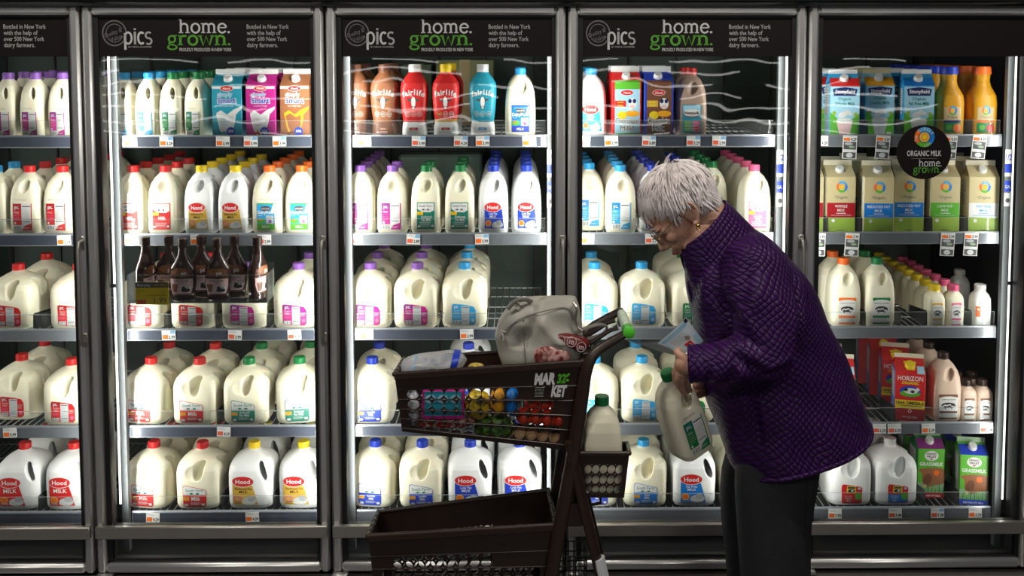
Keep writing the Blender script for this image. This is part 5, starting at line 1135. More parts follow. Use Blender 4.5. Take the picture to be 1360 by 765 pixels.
def boxed(px0, px1, z0, h, Y0, Y1, m, name, lab, cat, dec=None):
    a = P(px0, 560, Y0); b = P(px1, 560, Y0); w2 = (b.x-a.x)/2; o = empty(name, ((a.x+b.x)/2, (Y0+Y1)/2, z0)); tag(o, lab, cat)
    MB().box(-w2, w2, -(Y1-Y0)/2, (Y1-Y0)/2, 0, h, bev=.002).build('pack_box', MATS[m], o)
    if dec:
        d = Decal(); dec(d, w2, h); link('front_print', d.mesh('front_print', lambda x, z, l: (x, -(Y1-Y0)/2-l, z)), o)
    return o
fz = floor_z(590)
mottled('snack_red', (.42, .02, .02), (.6, .45, .35), 55); mottled('veg_green', (.02, .07, .015), (.12, .26, .04), 60); mottled('foil_yellow', (.72, .50, .03), (.20, .16, .05), 50); mat('potato', (.42, .26, .13), .6, noise=(30, .3)); mat('tomato', (.60, .05, .02), .2); mat('bag_film', (.55, .56, .60), .25, noise=(30, .3)); mottled('meat', (.16, .02, .015), (.58, .32, .30), 48, .40, .60)
z1 = P(585, 574, -.64).z
pillow('snack_pack', (P(590, 566, -.60).x, -.595, z1+.0165), (.085, .04, .0155), 'snack_red', 'flat red snack pack at the bottom of the cart basket, under the teal box', 'snack pack', noise_=.02)
def teal(d, w2, h):
    d.rect(-w2, 0, w2, h, 'magenta'); d.rect(-w2+.006, h*.12, w2-.006, h, 'turquoise'); 
    for k in range(3): d.ell(-w2*.6+k*w2*.6, h*.72, .014, .012, 'paleblue'); d.text('1', -w2*.55+k*w2*.6, h*.25, .018, 'white', bold=.04)
boxed(561, 616, z1+.033, P(580, 520, -.635).z-z1-.033, -.635, -.56, 'magenta', 'grocery_box', 'teal and magenta grocery box behind the cart basket wall', 'grocery box', teal)
pillow('white_bag', (P(548, 540, -.62).x, -.61, P(548, 545, -.62).z+.004), (.022, .03, .045), 'bag_film', 'small white film bag at the front end of the cart basket', 'bag', noise_=.04, seed=4)
pillow('yellow_pack', (P(634, 540, -.61).x, -.61, P(634, 539, -.62).z), (.033, .026, .036), 'foil_yellow', 'shiny yellow foil pack in the middle of the cart basket', 'snack pack', noise_=.05, seed=2)
pillow('vegetable_bag', (P(655, 570, -.60).x, -.60, P(655, 570, -.62).z), (.052, .035, .032), 'veg_green', 'dark green vegetable bag at the bottom middle of the cart basket', 'vegetable bag', noise_=.05, seed=3)
pillow('orange_pack', (P(661, 531, -.61).x, -.612, P(661, 534, -.62).z), (.019, .025, .034), 'amber', 'orange snack pack between the yellow and blue packs', 'snack pack', noise_=.03, seed=5)
pillow('blue_pack', (P(680, 533, -.61).x, -.61, P(680, 535, -.62).z), (.0175, .025, .036), 'blue', 'small blue pack beside the tomatoes in the cart', 'snack pack', noise_=.03, seed=6)
for i, (px, py, r) in enumerate([(690, 579, 12.5), (706, 580, 11.5), (724, 583, 11.5), (741, 586, 11)]):
    p = P(px, py, -.61); pillow('potato', p, (r/530, r/560, r/520), 'potato', 'tan potato, %s from the left, at the bottom of the cart basket' % ORD[i], 'potato', 'potatoes in the cart', pw=2.1, noise_=.02, seed=10+i, pit=.3*i)
for i, (px, py, r) in enumerate([(697, 552, 12), (713, 553, 11), (729, 555, 11.5), (744, 557, 9.5), (706, 534, 9.5), (723, 535, 9.5), (739, 538, 9)]):
    p = P(px, py, -.61); pillow('tomato', p, (r/525,)*3, 'tomato', 'red tomato, %s of the %s row in the cart basket' % (ORD[i if i < 4 else i-4], 'lower' if i < 4 else 'upper'), 'tomato', 'tomatoes in the cart', pw=2.1, seed=20+i)
# bread bag lying across the front of the basket
o = pillow('bread_bag', P(575, 484, -.585)+Vector((0, 0, .002)), (.089, .052, .026), mottled('bread_film', (.40, .41, .43), (.20, .22, .27), 26, .5, .7, .22), 'white and blue plastic bread bag lying in the front of the cart', 'bread bag', pit=R(-7), noise_=.02, seed=8)
bd = MB(); N = 28
def ringat(t, k=1.02):
    pw = 2.6; q0 = (1-abs(t)**pw)**(1/pw); return [(.089*t+.010*math.sin(6.28*j/N), .052*k*q0*math.cos(6.28*j/N)*((abs(math.cos(6.28*j/N))**pw+abs(math.sin(6.28*j/N))**pw)**(-1/pw)), .026*k*q0*math.sin(6.28*j/N)*((abs(math.cos(6.28*j/N))**pw+abs(math.sin(6.28*j/N))**pw)**(-1/pw))) for j in range(N)]
bd.loft([ringat(.55+.05*i, 1.05) for i in range(5)], cap=False); bd.build('blue_band', MATS['royal'], o); bd = MB(); bd.loft([ringat(-.6+.03*i, 1.05) for i in range(3)], cap=False); bd.build('thin_band', MATS['tagblue'], o)
pillow('yellow_packet', P(632, 489, -.58), (.022, .03, .010), 'foil_yellow', 'yellow packet showing behind the bread bag in the cart', 'packet', noise_=.02, seed=9)
# meat pack and chocolate pack
pillow('meat_pack', P(732, 473, -.615)+Vector((0, 0, .0)), (.050, .022, .030), 'meat', 'film-wrapped marbled red meat pack leaning against the grey handbag', 'meat pack', pit=R(4), noise_=.03, seed=12)
o = pillow('candy_bag', P(758, 452, -.605), (.052, .024, .018), mat('candy_brown', (.13, .012, .010), .3, bump=(30, .4)), 'dark brown candy bag with pale round letter marks beside the handbag', 'candy bag', pit=R(14), noise_=.03, seed=13)
d = Decal()
for i, (x, z, s) in enumerate([(-.028, .001, 1), (0, .004, 1.15), (.028, -.004, 1.1)]):
    d.stroke(arc(x, z, .0105*s, .0115*s, 0, 360, 20), .0022, 'palepink', 0); d.text('m', x, z-.006, .0125*s, 'palepink', bold=.04, l=1)
link('round_letters', d.mesh('round_letters', lambda x, z, l: (x, -.0255+ (abs(x)/.052)**2*.008-l, z)), o)
# handbag
mat('bag_leather', (.37, .355, .31), .45, noise=(8, .08), bump=(220, .15)); mat('bag_dark', (.16, .15, .125), .5); mat('bag_metal', (.55, .5, .42), .3, .9)
mb = MB(); rows = [(506, 680, 758, .050), (494, 672, 766, .056), (470, 662, 775, .060), (445, 657, 774, .058), (425, 662, 772, .052), (411, 671, 770, .042), (402, 682, 768, .028), (396, 692, 766, .014), (392.5, 712, 765, .006)]
rings = []
for py, x0, x1, hy in rows:
    a, b = P(x0, py, -.565), P(x1, py, -.565); rings.append(sell((b.x-a.x)/2, hy, 2.6, a.z, (a.x+b.x)/2, -.565, 56))
rr2 = []
for i in range(len(rings)-1):
    for k in range(4):
        t = k/4; rr2.append([tuple(rings[i][j][c]*(1-t)+rings[i+1][j][c]*t for c in range(3)) for j in range(56)])
rr2.append(rings[-1]); mb.loft(rr2); me = remesh(mb.mesh('b', MATS['bag_leather'], 0), .004, 6, .6, MATS['bag_leather'])
c0 = P(718, 450, -.565)
for v in me.vertices:
    p = v.co; x, z = p.x-c0.x, p.z-c0.z
    fold = .006*math.sin(x*38+z*30+1.5*math.sin(z*25))*max(0, min(1, (z+.02)*14)) + .010*math.exp(-((x-.055+z*.9)**2)/.0004)*(1 if z > 0 else .4) + .004*math.sin(x*22-z*60) - .010*math.exp(-((x+.05-z*.55)**2)/.00025)*(z > -.01)
    p.y += -fold*(1 if p.y < -.565 else -1)*min(1, abs(p.y+.565)/.02)
hb = link('handbag', None) if False else empty('handbag', (c0.x, -.565, rings[0][0][2])); tag(hb, 'slouchy pale grey leather handbag sitting in the cart', 'handbag')
def hbp(me_or, name, m=None):
    o = link(name, me_or, hb); o.location = (-hb.location.x, -hb.location.y, -hb.location.z); return o
hbp(me, 'bag_body')
bvh_pts = np.array([v.co[:] for v in me.vertices])
def bagy(x, z):
    d2 = (bvh_pts[:, 0]-x)**2+(bvh_pts[:, 2]-z)**2; near = bvh_pts[d2 < .006**2]
    return float(near[:, 1].min()) if len(near) else -.60
def onbag(px, py, lift=.001): p = P(px, py, -.61); y = bagy(p.x, p.z); p = P(px, py, y); return Vector((p.x, min(bagy(p.x, p.z), y)-lift, p.z))
for L in ([(664, 449), (672, 438), (690, 424), (712, 416), (740, 409), (752, 409), (758, 414), (762, 425)], [(695, 424), (696, 445), (697, 470), (699, 488)]):
    hbp(MB().tube(smoothpath([onbag(*q) for q in L], 5), .0013, 6).mesh('seam', MATS['bag_dark']), 'seam')
hbp(MB().tube(smoothpath([onbag(683, 403, .003), onbag(690, 406, .003), onbag(687, 411, .003)], 3), .006, 8, flat=.5).mesh('strap_tab', MATS['bag_leather']), 'strap_tab')
hbp(MB().tube(smoothpath([onbag(674, 410, .004), onbag(684, 400, .004), onbag(698, 397, .004), onbag(705, 398, .003)], 3), .0085, 8, flat=.45).mesh('strap_tab', MATS['bag_leather']), 'strap_tab')
for q in ((686, 408), (688, 401)): hbp(MB().ell(onbag(*q, .008), (.003, .003, .003), 10, 6).mesh('rivet', MATS['bag_metal']), 'rivet')
hbp(MB().tube([onbag(667, 441, .003), onbag(669, 446, .004), onbag(668, 452, .004)], .004, 8, flat=.5).tube([onbag(664, 439, .003), onbag(672, 441, .003)], .0022, 8).mesh('zip_pull', MATS['bag_leather']), 'zip_pull')
st = smoothpath([P(761, 402, -.60), P(766, 410, -.61), P(764, 422, -.61), P(767, 433, -.61), P(773, 440, -.615)], 4)
hbp(MB().tube(st, .0035, 8).mesh('strap_ring', MATS['bag_metal']), 'strap_ring'); hbp(MB().tube(smoothpath([P(761, 444, -.60), P(775, 437, -.61), P(795, 431, -.60), P(806, 434, -.58), P(800, 444, -.56), P(780, 450, -.56)], 5), .0052, 8, flat=.5).mesh('shoulder_strap', MATS['bag_dark']), 'shoulder_strap')
# milk bottle in the rear basket
zfl = CNB[0].z+.004; p = P(799, 565, -.577)
o = make('plain', (p.x, -.580, zfl), R(183), 'unlabelled grey-looking half gallon milk jug standing in the rear cart basket', None)
# ------------------------------------------------------------------ the woman
YP = -.50                                            # the plane her body's middle stands in
def skin_mat():
    m = bpy.data.materials.new('skin'); m.use_nodes = True; nt = m.node_tree; b = nt.nodes['Principled BSDF']
    tc = nt.nodes.new('ShaderNodeTexCoord'); n = nt.nodes.new('ShaderNodeTexNoise'); n.inputs['Scale'].default_value = 38; n.inputs['Detail'].default_value = 6
    cr = nt.nodes.new('ShaderNodeValToRGB'); cr.color_ramp.elements[0].position = .3; cr.color_ramp.elements[0].color = (.50, .24, .16, 1); cr.color_ramp.elements[1].position = .7; cr.color_ramp.elements[1].color = (.68, .40, .29, 1)
    nt.links.new(tc.outputs['Object'], n.inputs['Vector']); nt.links.new(n.outputs['Fac'], cr.inputs[0]); nt.links.new(cr.outputs[0], b.inputs['Base Color'])
    n2 = nt.nodes.new('ShaderNodeTexNoise'); n2.inputs['Scale'].default_value = 160; n2.inputs['Detail'].default_value = 5; nt.links.new(tc.outputs['Object'], n2.inputs['Vector'])
    bp = nt.nodes.new('ShaderNodeBump'); bp.inputs['Strength'].default_value = .5; bp.inputs['Distance'].default_value = .002; nt.links.new(n2.outputs['Fac'], bp.inputs['Height']); nt.links.new(bp.outputs[0], b.inputs['Normal'])
    b.inputs['Roughness'].default_value = .5; b.inputs['Subsurface Weight'].default_value = .15; b.inputs['Subsurface Radius'].default_value = (.01, .004, .002)
    MATS['skin'] = m
def quilt_mat():
    """purple nylon with a stitched diamond quilting"""
    m = bpy.data.materials.new('quilted_nylon'); m.use_nodes = True; nt = m.node_tree; b = nt.nodes['Principled BSDF']
    tc = nt.nodes.new('ShaderNodeTexCoord'); nz = nt.nodes.new('ShaderNodeTexNoise'); nz.inputs['Scale'].default_value = 9
    nt.links.new(tc.outputs['Object'], nz.inputs['Vector']); sc = nt.nodes.new('ShaderNodeVectorMath'); sc.operation = 'SCALE'; sc.inputs['Scale'].default_value = .05
    nt.links.new(nz.outputs['Color'], sc.inputs[0]); ad = nt.nodes.new('ShaderNodeVectorMath'); ad.operation = 'ADD'; nt.links.new(tc.outputs['Object'], ad.inputs[0]); nt.links.new(sc.outputs[0], ad.inputs[1])
    sp = nt.nodes.new('ShaderNodeSeparateXYZ'); nt.links.new(ad.outputs[0], sp.inputs[0])
    def mth(op, a, b_=None, c=None):
        n = nt.nodes.new('ShaderNodeMath'); n.operation = op
        for i, q in enumerate((a, b_, c)):
            if q is None: continue
            if isinstance(q, (int, float)): n.inputs[i].default_value = q
            else: nt.links.new(q, n.inputs[i])
        return n.outputs[0]
    X = mth('ADD', sp.outputs['X'], mth('MULTIPLY', sp.outputs['Y'], .45)); Z = sp.outputs['Z']; k = 320.0
    a = mth('ABSOLUTE', mth('SINE', mth('MULTIPLY', mth('ADD', X, Z), k*.5*1.05))); c = mth('ABSOLUTE', mth('SINE', mth('MULTIPLY', mth('SUBTRACT', X, Z), k*.5*1.05)))
    h = mth('POWER', mth('MULTIPLY', a, c), .38)
    cr = nt.nodes.new('ShaderNodeMixRGB'); cr.inputs[1].default_value = (.010, .0018, .020, 1); cr.inputs[2].default_value = (.042, .007, .082, 1); nt.links.new(h, cr.inputs[0]); nt.links.new(cr.outputs[0], b.inputs['Base Color'])
    bp = nt.nodes.new('ShaderNodeBump'); bp.inputs['Strength'].default_value = .9; bp.inputs['Distance'].default_value = .0035; nt.links.new(h, bp.inputs['Height']); nt.links.new(bp.outputs[0], b.inputs['Normal'])
    b.inputs['Roughness'].default_value = .42; b.inputs['Specular IOR Level'].default_value = .22
    MATS['quilt'] = m
skin_mat(); quilt_mat()
mat('trouser_wool', (.013, .014, .018), .8, noise=(90, .3), bump=(260, .3)); mat('hair_white', (.80, .73, .72), .5, noise=(55, .22)); mat('hair_root', (.52, .40, .40), .6); mat('gold_metal', (.75, .45, .10), .2, 1.0); mat('lens_frame', (.42, .32, .16), .3, .8); mat('shoe_black', (.02, .02, .02), .4); mat('nail', (.62, .38, .32), .3)
clear_mat('lens', (.92, .92, .9), .1, .02)
base = P(1025, 700, YP); pw = empty('person', (base.x, YP, 0)); tag(pw, 'white-haired person in purple quilted jacket, stooping with a flyer and a milk jug', 'person')
def pp(name, me):
    o = link(name, me, pw); o.location = (-base.x, -YP, 0); return o
# head frame: origin O at mid head; F forward (down-left), U crown (up-left), S towards the camera
O = P(905, 281, YP); Fh = Vector((-.72, 0, -.69)).normalized(); Uh = Vector((-.69, 0, .72)).normalized(); Sh = Vector((0, -1, 0))
turn = Matrix.Rotation(R(-6), 3, 'Z')
HM = Matrix((Fh, Sh, Uh)).transposed()
def h(a, s, u): return O + HM @ Vector((a, s, u))
Hl = lambda mb, c, r, rot=None: mb.ell(h(*c), r, 24, 16, M=HM @ (rot or Matrix.Identity(3)))
b = MB()
Hl(b, (-.012, 0, .035), (.096, .073, .082)); Hl(b, (.022, 0, -.012), (.066, .064, .085)); Hl(b, (.030, 0, -.062), (.052, .050, .048)); Hl(b, (.058, 0, -.098), (.024, .026, .020))
for s in (-1, 1):
    Hl(b, (.012, s*.045, -.068), (.045, .014, .030)); Hl(b, (.060, s*.034, -.022), (.022, .024, .018)); Hl(b, (.068, s*.034, .004), (.014, .016, .010))   # jaw, cheek, eye
    Hl(b, (.078, s*.030, .018), (.013, .022, .007)); Hl(b, (.094, s*.011, -.040), (.010, .008, .007)); Hl(b, (.070, s*.020, -.052), (.018, .014, .012)); Hl(b, (.048, s*.038, -.070), (.018, .014, .022))
b.cone(h(.082, 0, .008), h(.101, 0, -.034), .008, .0125); Hl(b, (.103, 0, -.036), (.012, .010, .010))
Hl(b, (.080, 0, -.064), (.014, .022, .006)); Hl(b, (.078, 0, -.075), (.014, .020, .006)); Hl(b, (.074, 0, -.058), (.014, .024, .012))
for s in (-1, 1):                                        # ears
    ec = lambda a, u, o=0: h(-.012+a, s*(.073+o), -.004+u)
    Hl(b, (-.010, s*.070, -.004), (.014, .010, .024))
    loop = [ec(.016, .018, .002), ec(.010, .032, .006), ec(-.004, .037, .010), ec(-.018, .028, .014), ec(-.022, .010, .014), ec(-.016, -.008, .011), ec(-.006, -.022, .006), ec(.004, -.029, .004), ec(.012, -.022, .002)]
    b.tube(smoothpath(loop, 3), .0042, 8)
    b.tube(smoothpath([ec(.004, .020, .004), ec(-.010, .018, .007), ec(-.012, .002, .007), ec(-.002, -.010, .005)], 3), .003, 8); b.ell(ec(.006, -.026, .004), (.006, .005, .008), 10, 8)
# neck, trunk, arms, legs
nk = P(972, 318, YP); b.cone(h(-.045, 0, -.045), nk, .052, .058, 20)
ch = P(1005, 392, YP); wa = P(1035, 480, YP); pl = P(1040, 560, YP)
ch = P(988, 400, YP); b.cone(nk, ch, .060, .085, 20); b.cone(ch, wa, .09, .10, 20); b.cone(wa, pl, .10, .11, 20)
for s in (-1, 1): b.ell(ch+Vector((0, s*.08, .0)), (.075, .075, .075), 20, 12); b.ell(pl+Vector((0, s*.05, 0)), (.10, .08, .09), 20, 12)
shL = P(1006, 380, -.66); elL = P(1030, 468, -.735); wrL = P(926, 486, -.70)
shR = P(985, 380, -.35); elR = P(985, 470, -.28); wrR = P(948, 506, -.40)
b.cone(shL, elL, .055, .042); b.cone(elL, wrL, .040, .027); b.cone(shR, elR, .055, .042); b.cone(elR, wrR, .040, .027)
kneeL = P(1028, 790, -.615); hipL = P(1030, 610, -.585); ankL = Vector((kneeL.x+.035, -.60, .085)); kneeR = P(1008, 785, -.41); hipR = P(1030, 610, -.42); ankR = Vector((kneeR.x+.03, -.41, .085))
for hp, kn, an in ((hipL, kneeL, ankL), (hipR, kneeR, ankR)): b.cone(hp, kn, .088, .056, 18); b.cone(kn, an, .054, .036, 18); b.cone(an, an+Vector((-.13, 0, -.045)), .034, .024); b.ell(an+Vector((.01, 0, -.045)), (.04, .032, .032), 14, 10)
# hands ---------------------------------------------------------------
def finger(pts, r0, r1):
    for i in range(len(pts)-1):
        t0, t1 = i/(len(pts)-1), (i+1)/(len(pts)-1); b.cone(pts[i], pts[i+1], r0+(r1-r0)*t0, r0+(r1-r0)*t1, 12)
NAILS = []
# near (left) hand: back of hand from the cuff down to the jug's handle, fingers through it
palm = [P(921, 484, -.695), P(911, 480, -.68), P(907, 490, -.665)]
b.cone(wrL, palm[0], .026, .026); b.cone(palm[0], P(909, 487, -.672), .024, .021); b.ell(P(911, 484, -.675), (.030, .022, .026), 16, 10); b.ell(P(907, 493, -.66), (.022, .022, .018), 16, 10)
jug_y = -.585
for i, (k0, k1, k2, tip) in enumerate([((901, 486, -.668), (896, 495, -.655), (897, 505, -.635), (901, 513, -.612)), ((904, 492, -.672), (900, 503, -.660), (902, 513, -.638), (906, 520, -.612)), ((909, 496, -.668), (907, 507, -.655), (909, 516, -.632), (912, 521, -.606)), ((914, 498, -.660), (914, 508, -.645), (915, 515, -.625), (917, 519, -.605))]):
    finger([P(*k0), P(*k1), P(*k2), P(*tip)], .0092-.0006*i, .0072-.0004*i); NAILS.append((P(*k2).lerp(P(*tip), .7), i))
finger([P(912, 477, -.685), P(903, 472, -.675), P(899, 468, -.655), P(902, 464, -.635)], .0115, .0085)   # thumb, up against the flyer
finger([P(908, 476, -.665), P(901, 477, -.640), P(900, 474, -.622)], .009, .0075)
# far (right) hand behind the jug, fingertips curling round to the front
b.cone(wrR, P(938, 512, -.45), .026, .024); b.ell(P(936, 513, -.475), (.028, .03, .024), 16, 10)
for i, (k0, k1, tip) in enumerate([((934, 503, -.50), (927, 500, -.53), (921, 505, -.545)), ((937, 509, -.505), (930, 509, -.54), (923, 513, -.555)), ((938, 516, -.505), (931, 518, -.54), (924, 520, -.555)), ((937, 522, -.50), (930, 525, -.53), (924, 526, -.55))]):
    finger([P(938, 511, -.48), P(*k0), P(*k1), P(*tip)], .0095, .0075)
finger([P(934, 507, -.47), P(925, 500, -.475), P(917, 497, -.48)], .011, .008)
body = remesh(b.mesh('body', MATS['skin'], 0), .0026, 3, .5, MATS['skin'])
pp('body', body)
# nails and eyes
for s in (-1, 1):
    pp('eye', MB().ell(h(.0785, s*.032, .003), (.0075, .0105, .0065), 16, 10, M=HM).mesh('eye', MATS['white'])); pp('eyebrow', MB().tube(smoothpath([h(.094, s*.014, .022), h(.092, s*.030, .027), h(.078, s*.048, .022)], 3), .0028, 6).mesh('eyebrow', MATS['hair_root']))
pp('lips', MB().tube(smoothpath([h(.080, -.020, -.070), h(.0925, -.008, -.0685), h(.0935, 0, -.0695), h(.0925, .008, -.0685), h(.080, .020, -.070)], 3), .0036, 8).mesh('lips', mat('lip_pink', (.35, .10, .09), .4)))
# glasses
gl = MB()
for s in (-1, 1):
    ctr = (.104, s*.031, -.006); ring = [h(ctr[0]-.012*abs(math.cos(t))*(1 if s*math.cos(t) > 0 else .2), ctr[1]+.025*math.cos(t), ctr[2]+.019*math.sin(t)) for t in [2*math.pi*i/26 for i in range(27)]]
    gl.tube(ring, .0015, 6); gl.tube([h(.096, s*.056, .004), h(.060, s*.072, .012), h(.0, s*.079, .018), h(-.018, s*.080, .010)], .0013, 6)
gl.tube(smoothpath([h(.103, -.008, -.004), h(.107, 0, .000), h(.103, .008, -.004)], 3), .0011, 6); g_ = pp('glasses_frame', gl.mesh('glasses_frame', MATS['lens_frame']))
for s in (-1, 1):
    ln = MB(); ln.ell(h(.098, s*.031, -.006), (.0018, .0235, .0175), 20, 10, M=HM); pp('glasses_lens', ln.mesh('glasses_lens', MATS['lens']))
ear = MB(); e0 = h(-.006, .081, -.038); ear.ell(e0, (.0045, .0045, .0045), 14, 10); ear.tube([e0+Vector((.004*math.cos(t), 0, -.006+.005*math.sin(t))) for t in [2*math.pi*i/14 for i in range(15)]], .0016, 6)
pp('earring', ear.mesh('earring', MATS['gold_metal']))
# hair: an undercoat and locks that run over it
hb_ = MB(); Hl(hb_, (-.018, 0, .042), (.100, .079, .083)); Hl(hb_, (-.055, 0, .0), (.058, .070, .062)); Hl(hb_, (.028, 0, .066), (.052, .066, .050)); Hl(hb_, (-.072, 0, -.030), (.034, .050, .040))
me = remesh(hb_.mesh('h', MATS['hair_white'], 0), .003, 3, .5, MATS['hair_white'])
bm = bmesh.new(); bm.from_mesh(me)
IM = HM.transposed()
dele = []
for v in bm.verts:
    q = IM @ (v.co - O)
    if (q.x > .060 and q.z < .050) or (q.x > -.028 and q.z < .012 and abs(q.y) > .03) or (q.x > .02 and q.z < .03 and abs(q.y) > .045): dele.append(v)
bmesh.ops.delete(bm, geom=dele, context='VERTS'); bm.to_mesh(me); bm.free()
hairo = pp('hair', me)
lk = MB(); rr = random.Random(11); crown = Vector((-.060, 0, .085))
def scalp(d, off):
    """point on the hair surface in direction d from the head's middle (head frame)"""
    c = Vector((-.018, 0, .036)); r = Vector((.105, .083, .094)); k = 1/math.sqrt((d.x/r.x)**2+(d.y/r.y)**2+(d.z/r.z)**2); return c + d*(k+off)
made = 0
while made < 900:
    d = Vector((rr.gauss(0, 1), rr.gauss(0, 1), rr.gauss(0, 1))).normalized()
    if d.z < -.62: continue
    st_ = scalp(d, 0)
    if (st_.x > .055 and st_.z < .040) or (st_.x > -.022 and st_.z < .028) or st_.z < -.055: continue
    flow = (d - (crown-Vector((-.018, 0, .036))).normalized()*1.0); flow = (flow - d*flow.dot(d))
    if flow.length < .05: flow = Vector((.3, rr.uniform(-1, 1), 0)); flow = flow - d*flow.dot(d)
    flow.normalize()
    if st_.x > 0: flow = (flow + Vector((.25, 0, -.55)))
    else: flow = (flow + Vector((-.05, 0, -.5)))
    flow = (flow - d*flow.dot(d)).normalized(); sdv = d.cross(flow); flow = (flow + sdv*rr.uniform(-.22, .22)).normalized()
    L = rr.uniform(.032, .058); n = 6; pts_ = []; dd = d.copy(); lift = rr.uniform(.0005, .006)
    for i in range(n+1):
        t = i/n; pts_.append(scalp(dd, .001+lift*math.sin(t*1.9)+ (.003*t if rr.random() < .2 else 0))); dd = (dd + flow*(L/n)/.09).normalized(); flow = (flow - dd*flow.dot(dd)).normalized(); flow = (flow + dd.cross(flow)*.06*math.sin(made)).normalized()
    e = pts_[-1]
    if e.x > -.034 and e.x < .03 and e.z < .005 and e.z > -.06: continue
    if e.x > .040 and e.z < .030: continue
    w0 = rr.uniform(.0016, .0034); lk.tube([O+HM@q for q in pts_], [w0*.6, w0, w0*1.05, w0, w0*.85, w0*.6, w0*.15], 5, flat=.5); made += 1
for i in range(70):                                      # side locks in front of and behind the ear, and the nape
    s = rr.choice((-1, 1)); a0 = rr.choice((rr.uniform(.010, .030), rr.uniform(-.085, -.040), rr.uniform(-.085, -.040))); u0 = rr.uniform(.020, .050); L = rr.uniform(.025, .042) if a0 > 0 else rr.uniform(.045, .085); bend = rr.uniform(-.008, .012)
    y0 = .079*math.sqrt(max(.05, 1-((a0+.018)/.102)**2))*s
    q = [Vector((a0+bend*t-(.014*t if a0 < 0 else -.004*t), y0*(1.0-(.10*t*t if a0 > 0 else .22*t*t)), u0-L*t)) for t in (0, .25, .5, .75, 1)]
    w0 = rr.uniform(.0018, .0034); lk.tube([O+HM@v for v in q], [w0*.7, w0, w0, w0*.7, w0*.2], 5, flat=.5)
for i in range(9):                                      # stray wisps lifting off the crown
    d = Vector((rr.uniform(-.7, .2), rr.uniform(-.5, .8), 1)).normalized(); p0 = scalp(d, .0); q = [p0+Vector((-.030*t+.006*math.sin(i), 0, .009*math.sin(t*1.8))) + d*.004*t for t in (0, .3, .6, 1)]
    lk.tube([O+HM@v for v in q], [.0014, .0013, .001, .0003], 4)
locks = lk.build('hair_locks', MATS['hair_white'], hairo, 60)
# jacket --------------------------------------------------------------
def section(fx, fy, bx, by, hy, n=2.5, N=48, Yc=YP, hyb=None):
    """ring between a front and a back point of the outline; the plane of the ring holds both"""
    a, c = P(fx, fy, Yc), P(bx, by, Yc); m = (a+c)/2; ax = (a-c)/2; out = []
    for i in range(N):
        t = 2*math.pi*i/N; cs, sn = math.cos(t), math.sin(t); k = (abs(cs)**n+abs(sn)**n)**(-1/n); out.append(m+ax*(k*cs)+Vector((0, -hy*k*sn, 0)))
    return out
def densify(rings, k):
    out = []
    for i in range(len(rings)-1):
        r0, r1, r2, r3 = rings[max(i-1, 0)], rings[i], rings[i+1], rings[min(i+2, len(rings)-1)]
        for q in range(k):
            t = q/k; out.append([.5*((2*b1)+(b2-b0)*t+(2*b0-5*b1+4*b2-b3)*t*t+(3*b1-b0-3*b2+b3)*t**3) for b0, b1, b2, b3 in zip(r0, r1, r2, r3)])
    return out+[rings[-1]]
sec = [section(908, 352, 985, 293, .085), section(912, 380, 1022, 318, .145), section(918, 410, 1052, 345, .178), section(924, 445, 1078, 385, .185), section(930, 485, 1100, 430, .178), section(938, 525, 1122, 480, .182), section(952, 570, 1138, 522, .195), section(971, 611, 1146, 552, .208)]
cj = MB(); cj.loft(densify(sec, 5))
def sleeve(path, rs): cj.tube(smoothpath([P(*q) for q in path], 5), interp(rs, 5), 26)
sleeve([(985, 335, -.60), (1002, 358, -.645), (1010, 400, -.685), (1018, 440, -.712), (1014, 468, -.728), (985, 477, -.735), (950, 481, -.722), (918, 483, -.705)], [.070, .088, .088, .080, .070, .058, .050, .046])
sleeve([(965, 345, -.40), (985, 372, -.34), (992, 420, -.31), (985, 468, -.30), (962, 492, -.33), (949, 505, -.39)], [.07, .085, .08, .07, .055, .048])
cj.ell(P(1022, 452, -.715), (.062, .060, .066), 20, 12)
jk = remesh(cj.mesh('j', MATS['quilt'], 0), .0048, 5, .6, MATS['quilt'])
# cut openings at hem and cuffs by carving, then add creases
nrm = [v.normal.copy() for v in jk.vertices]
creases = [((965, 455), (1000, 480), .010, .007), ((965, 455), (958, 500), .009, .005), ((1000, 485), (1048, 462), .009, .008), ((1060, 372), (1050, 470), .010, .007), ((955, 395), (985, 440), .010, .006), ((940, 350), (925, 440), .010, .005), ((1000, 520), (1010, 590), .008, .005), ((930, 470), (938, 505), .006, .004), ((990, 350), (970, 410), .012, .005)]
cz = []
for a_, c_, wdt, dep in creases:
    pa, pc = P(*a_, -.68), P(*c_, -.68); cz.append((pa, pc, wdt*1.15, dep*1.7))
for i, v in enumerate(jk.vertices):
    p = v.co; dsp = 0
    if p.y < YP-.02:
        for pa, pc, wdt, dep in cz:
            ab = Vector((pc.x-pa.x, pc.z-pa.z)); ap = Vector((p.x-pa.x, p.z-pa.z)); t = max(0, min(1, ap.dot(ab)/ab.length_squared)); dist = (ap-ab*t).length
            dsp -= dep*math.exp(-(dist/wdt)**2)*(.4+.6*math.sin(math.pi*min(1, max(0, t)))) - dep*.55*math.exp(-((dist-wdt*2.1)/(wdt*1.1))**2)*math.sin(math.pi*t)
    dsp += .0035*math.sin(p.x*34+p.z*21)*math.sin(p.z*27-p.x*12+p.y*20)
    v.co = p + nrm[i]*dsp
pp('jacket', jk)
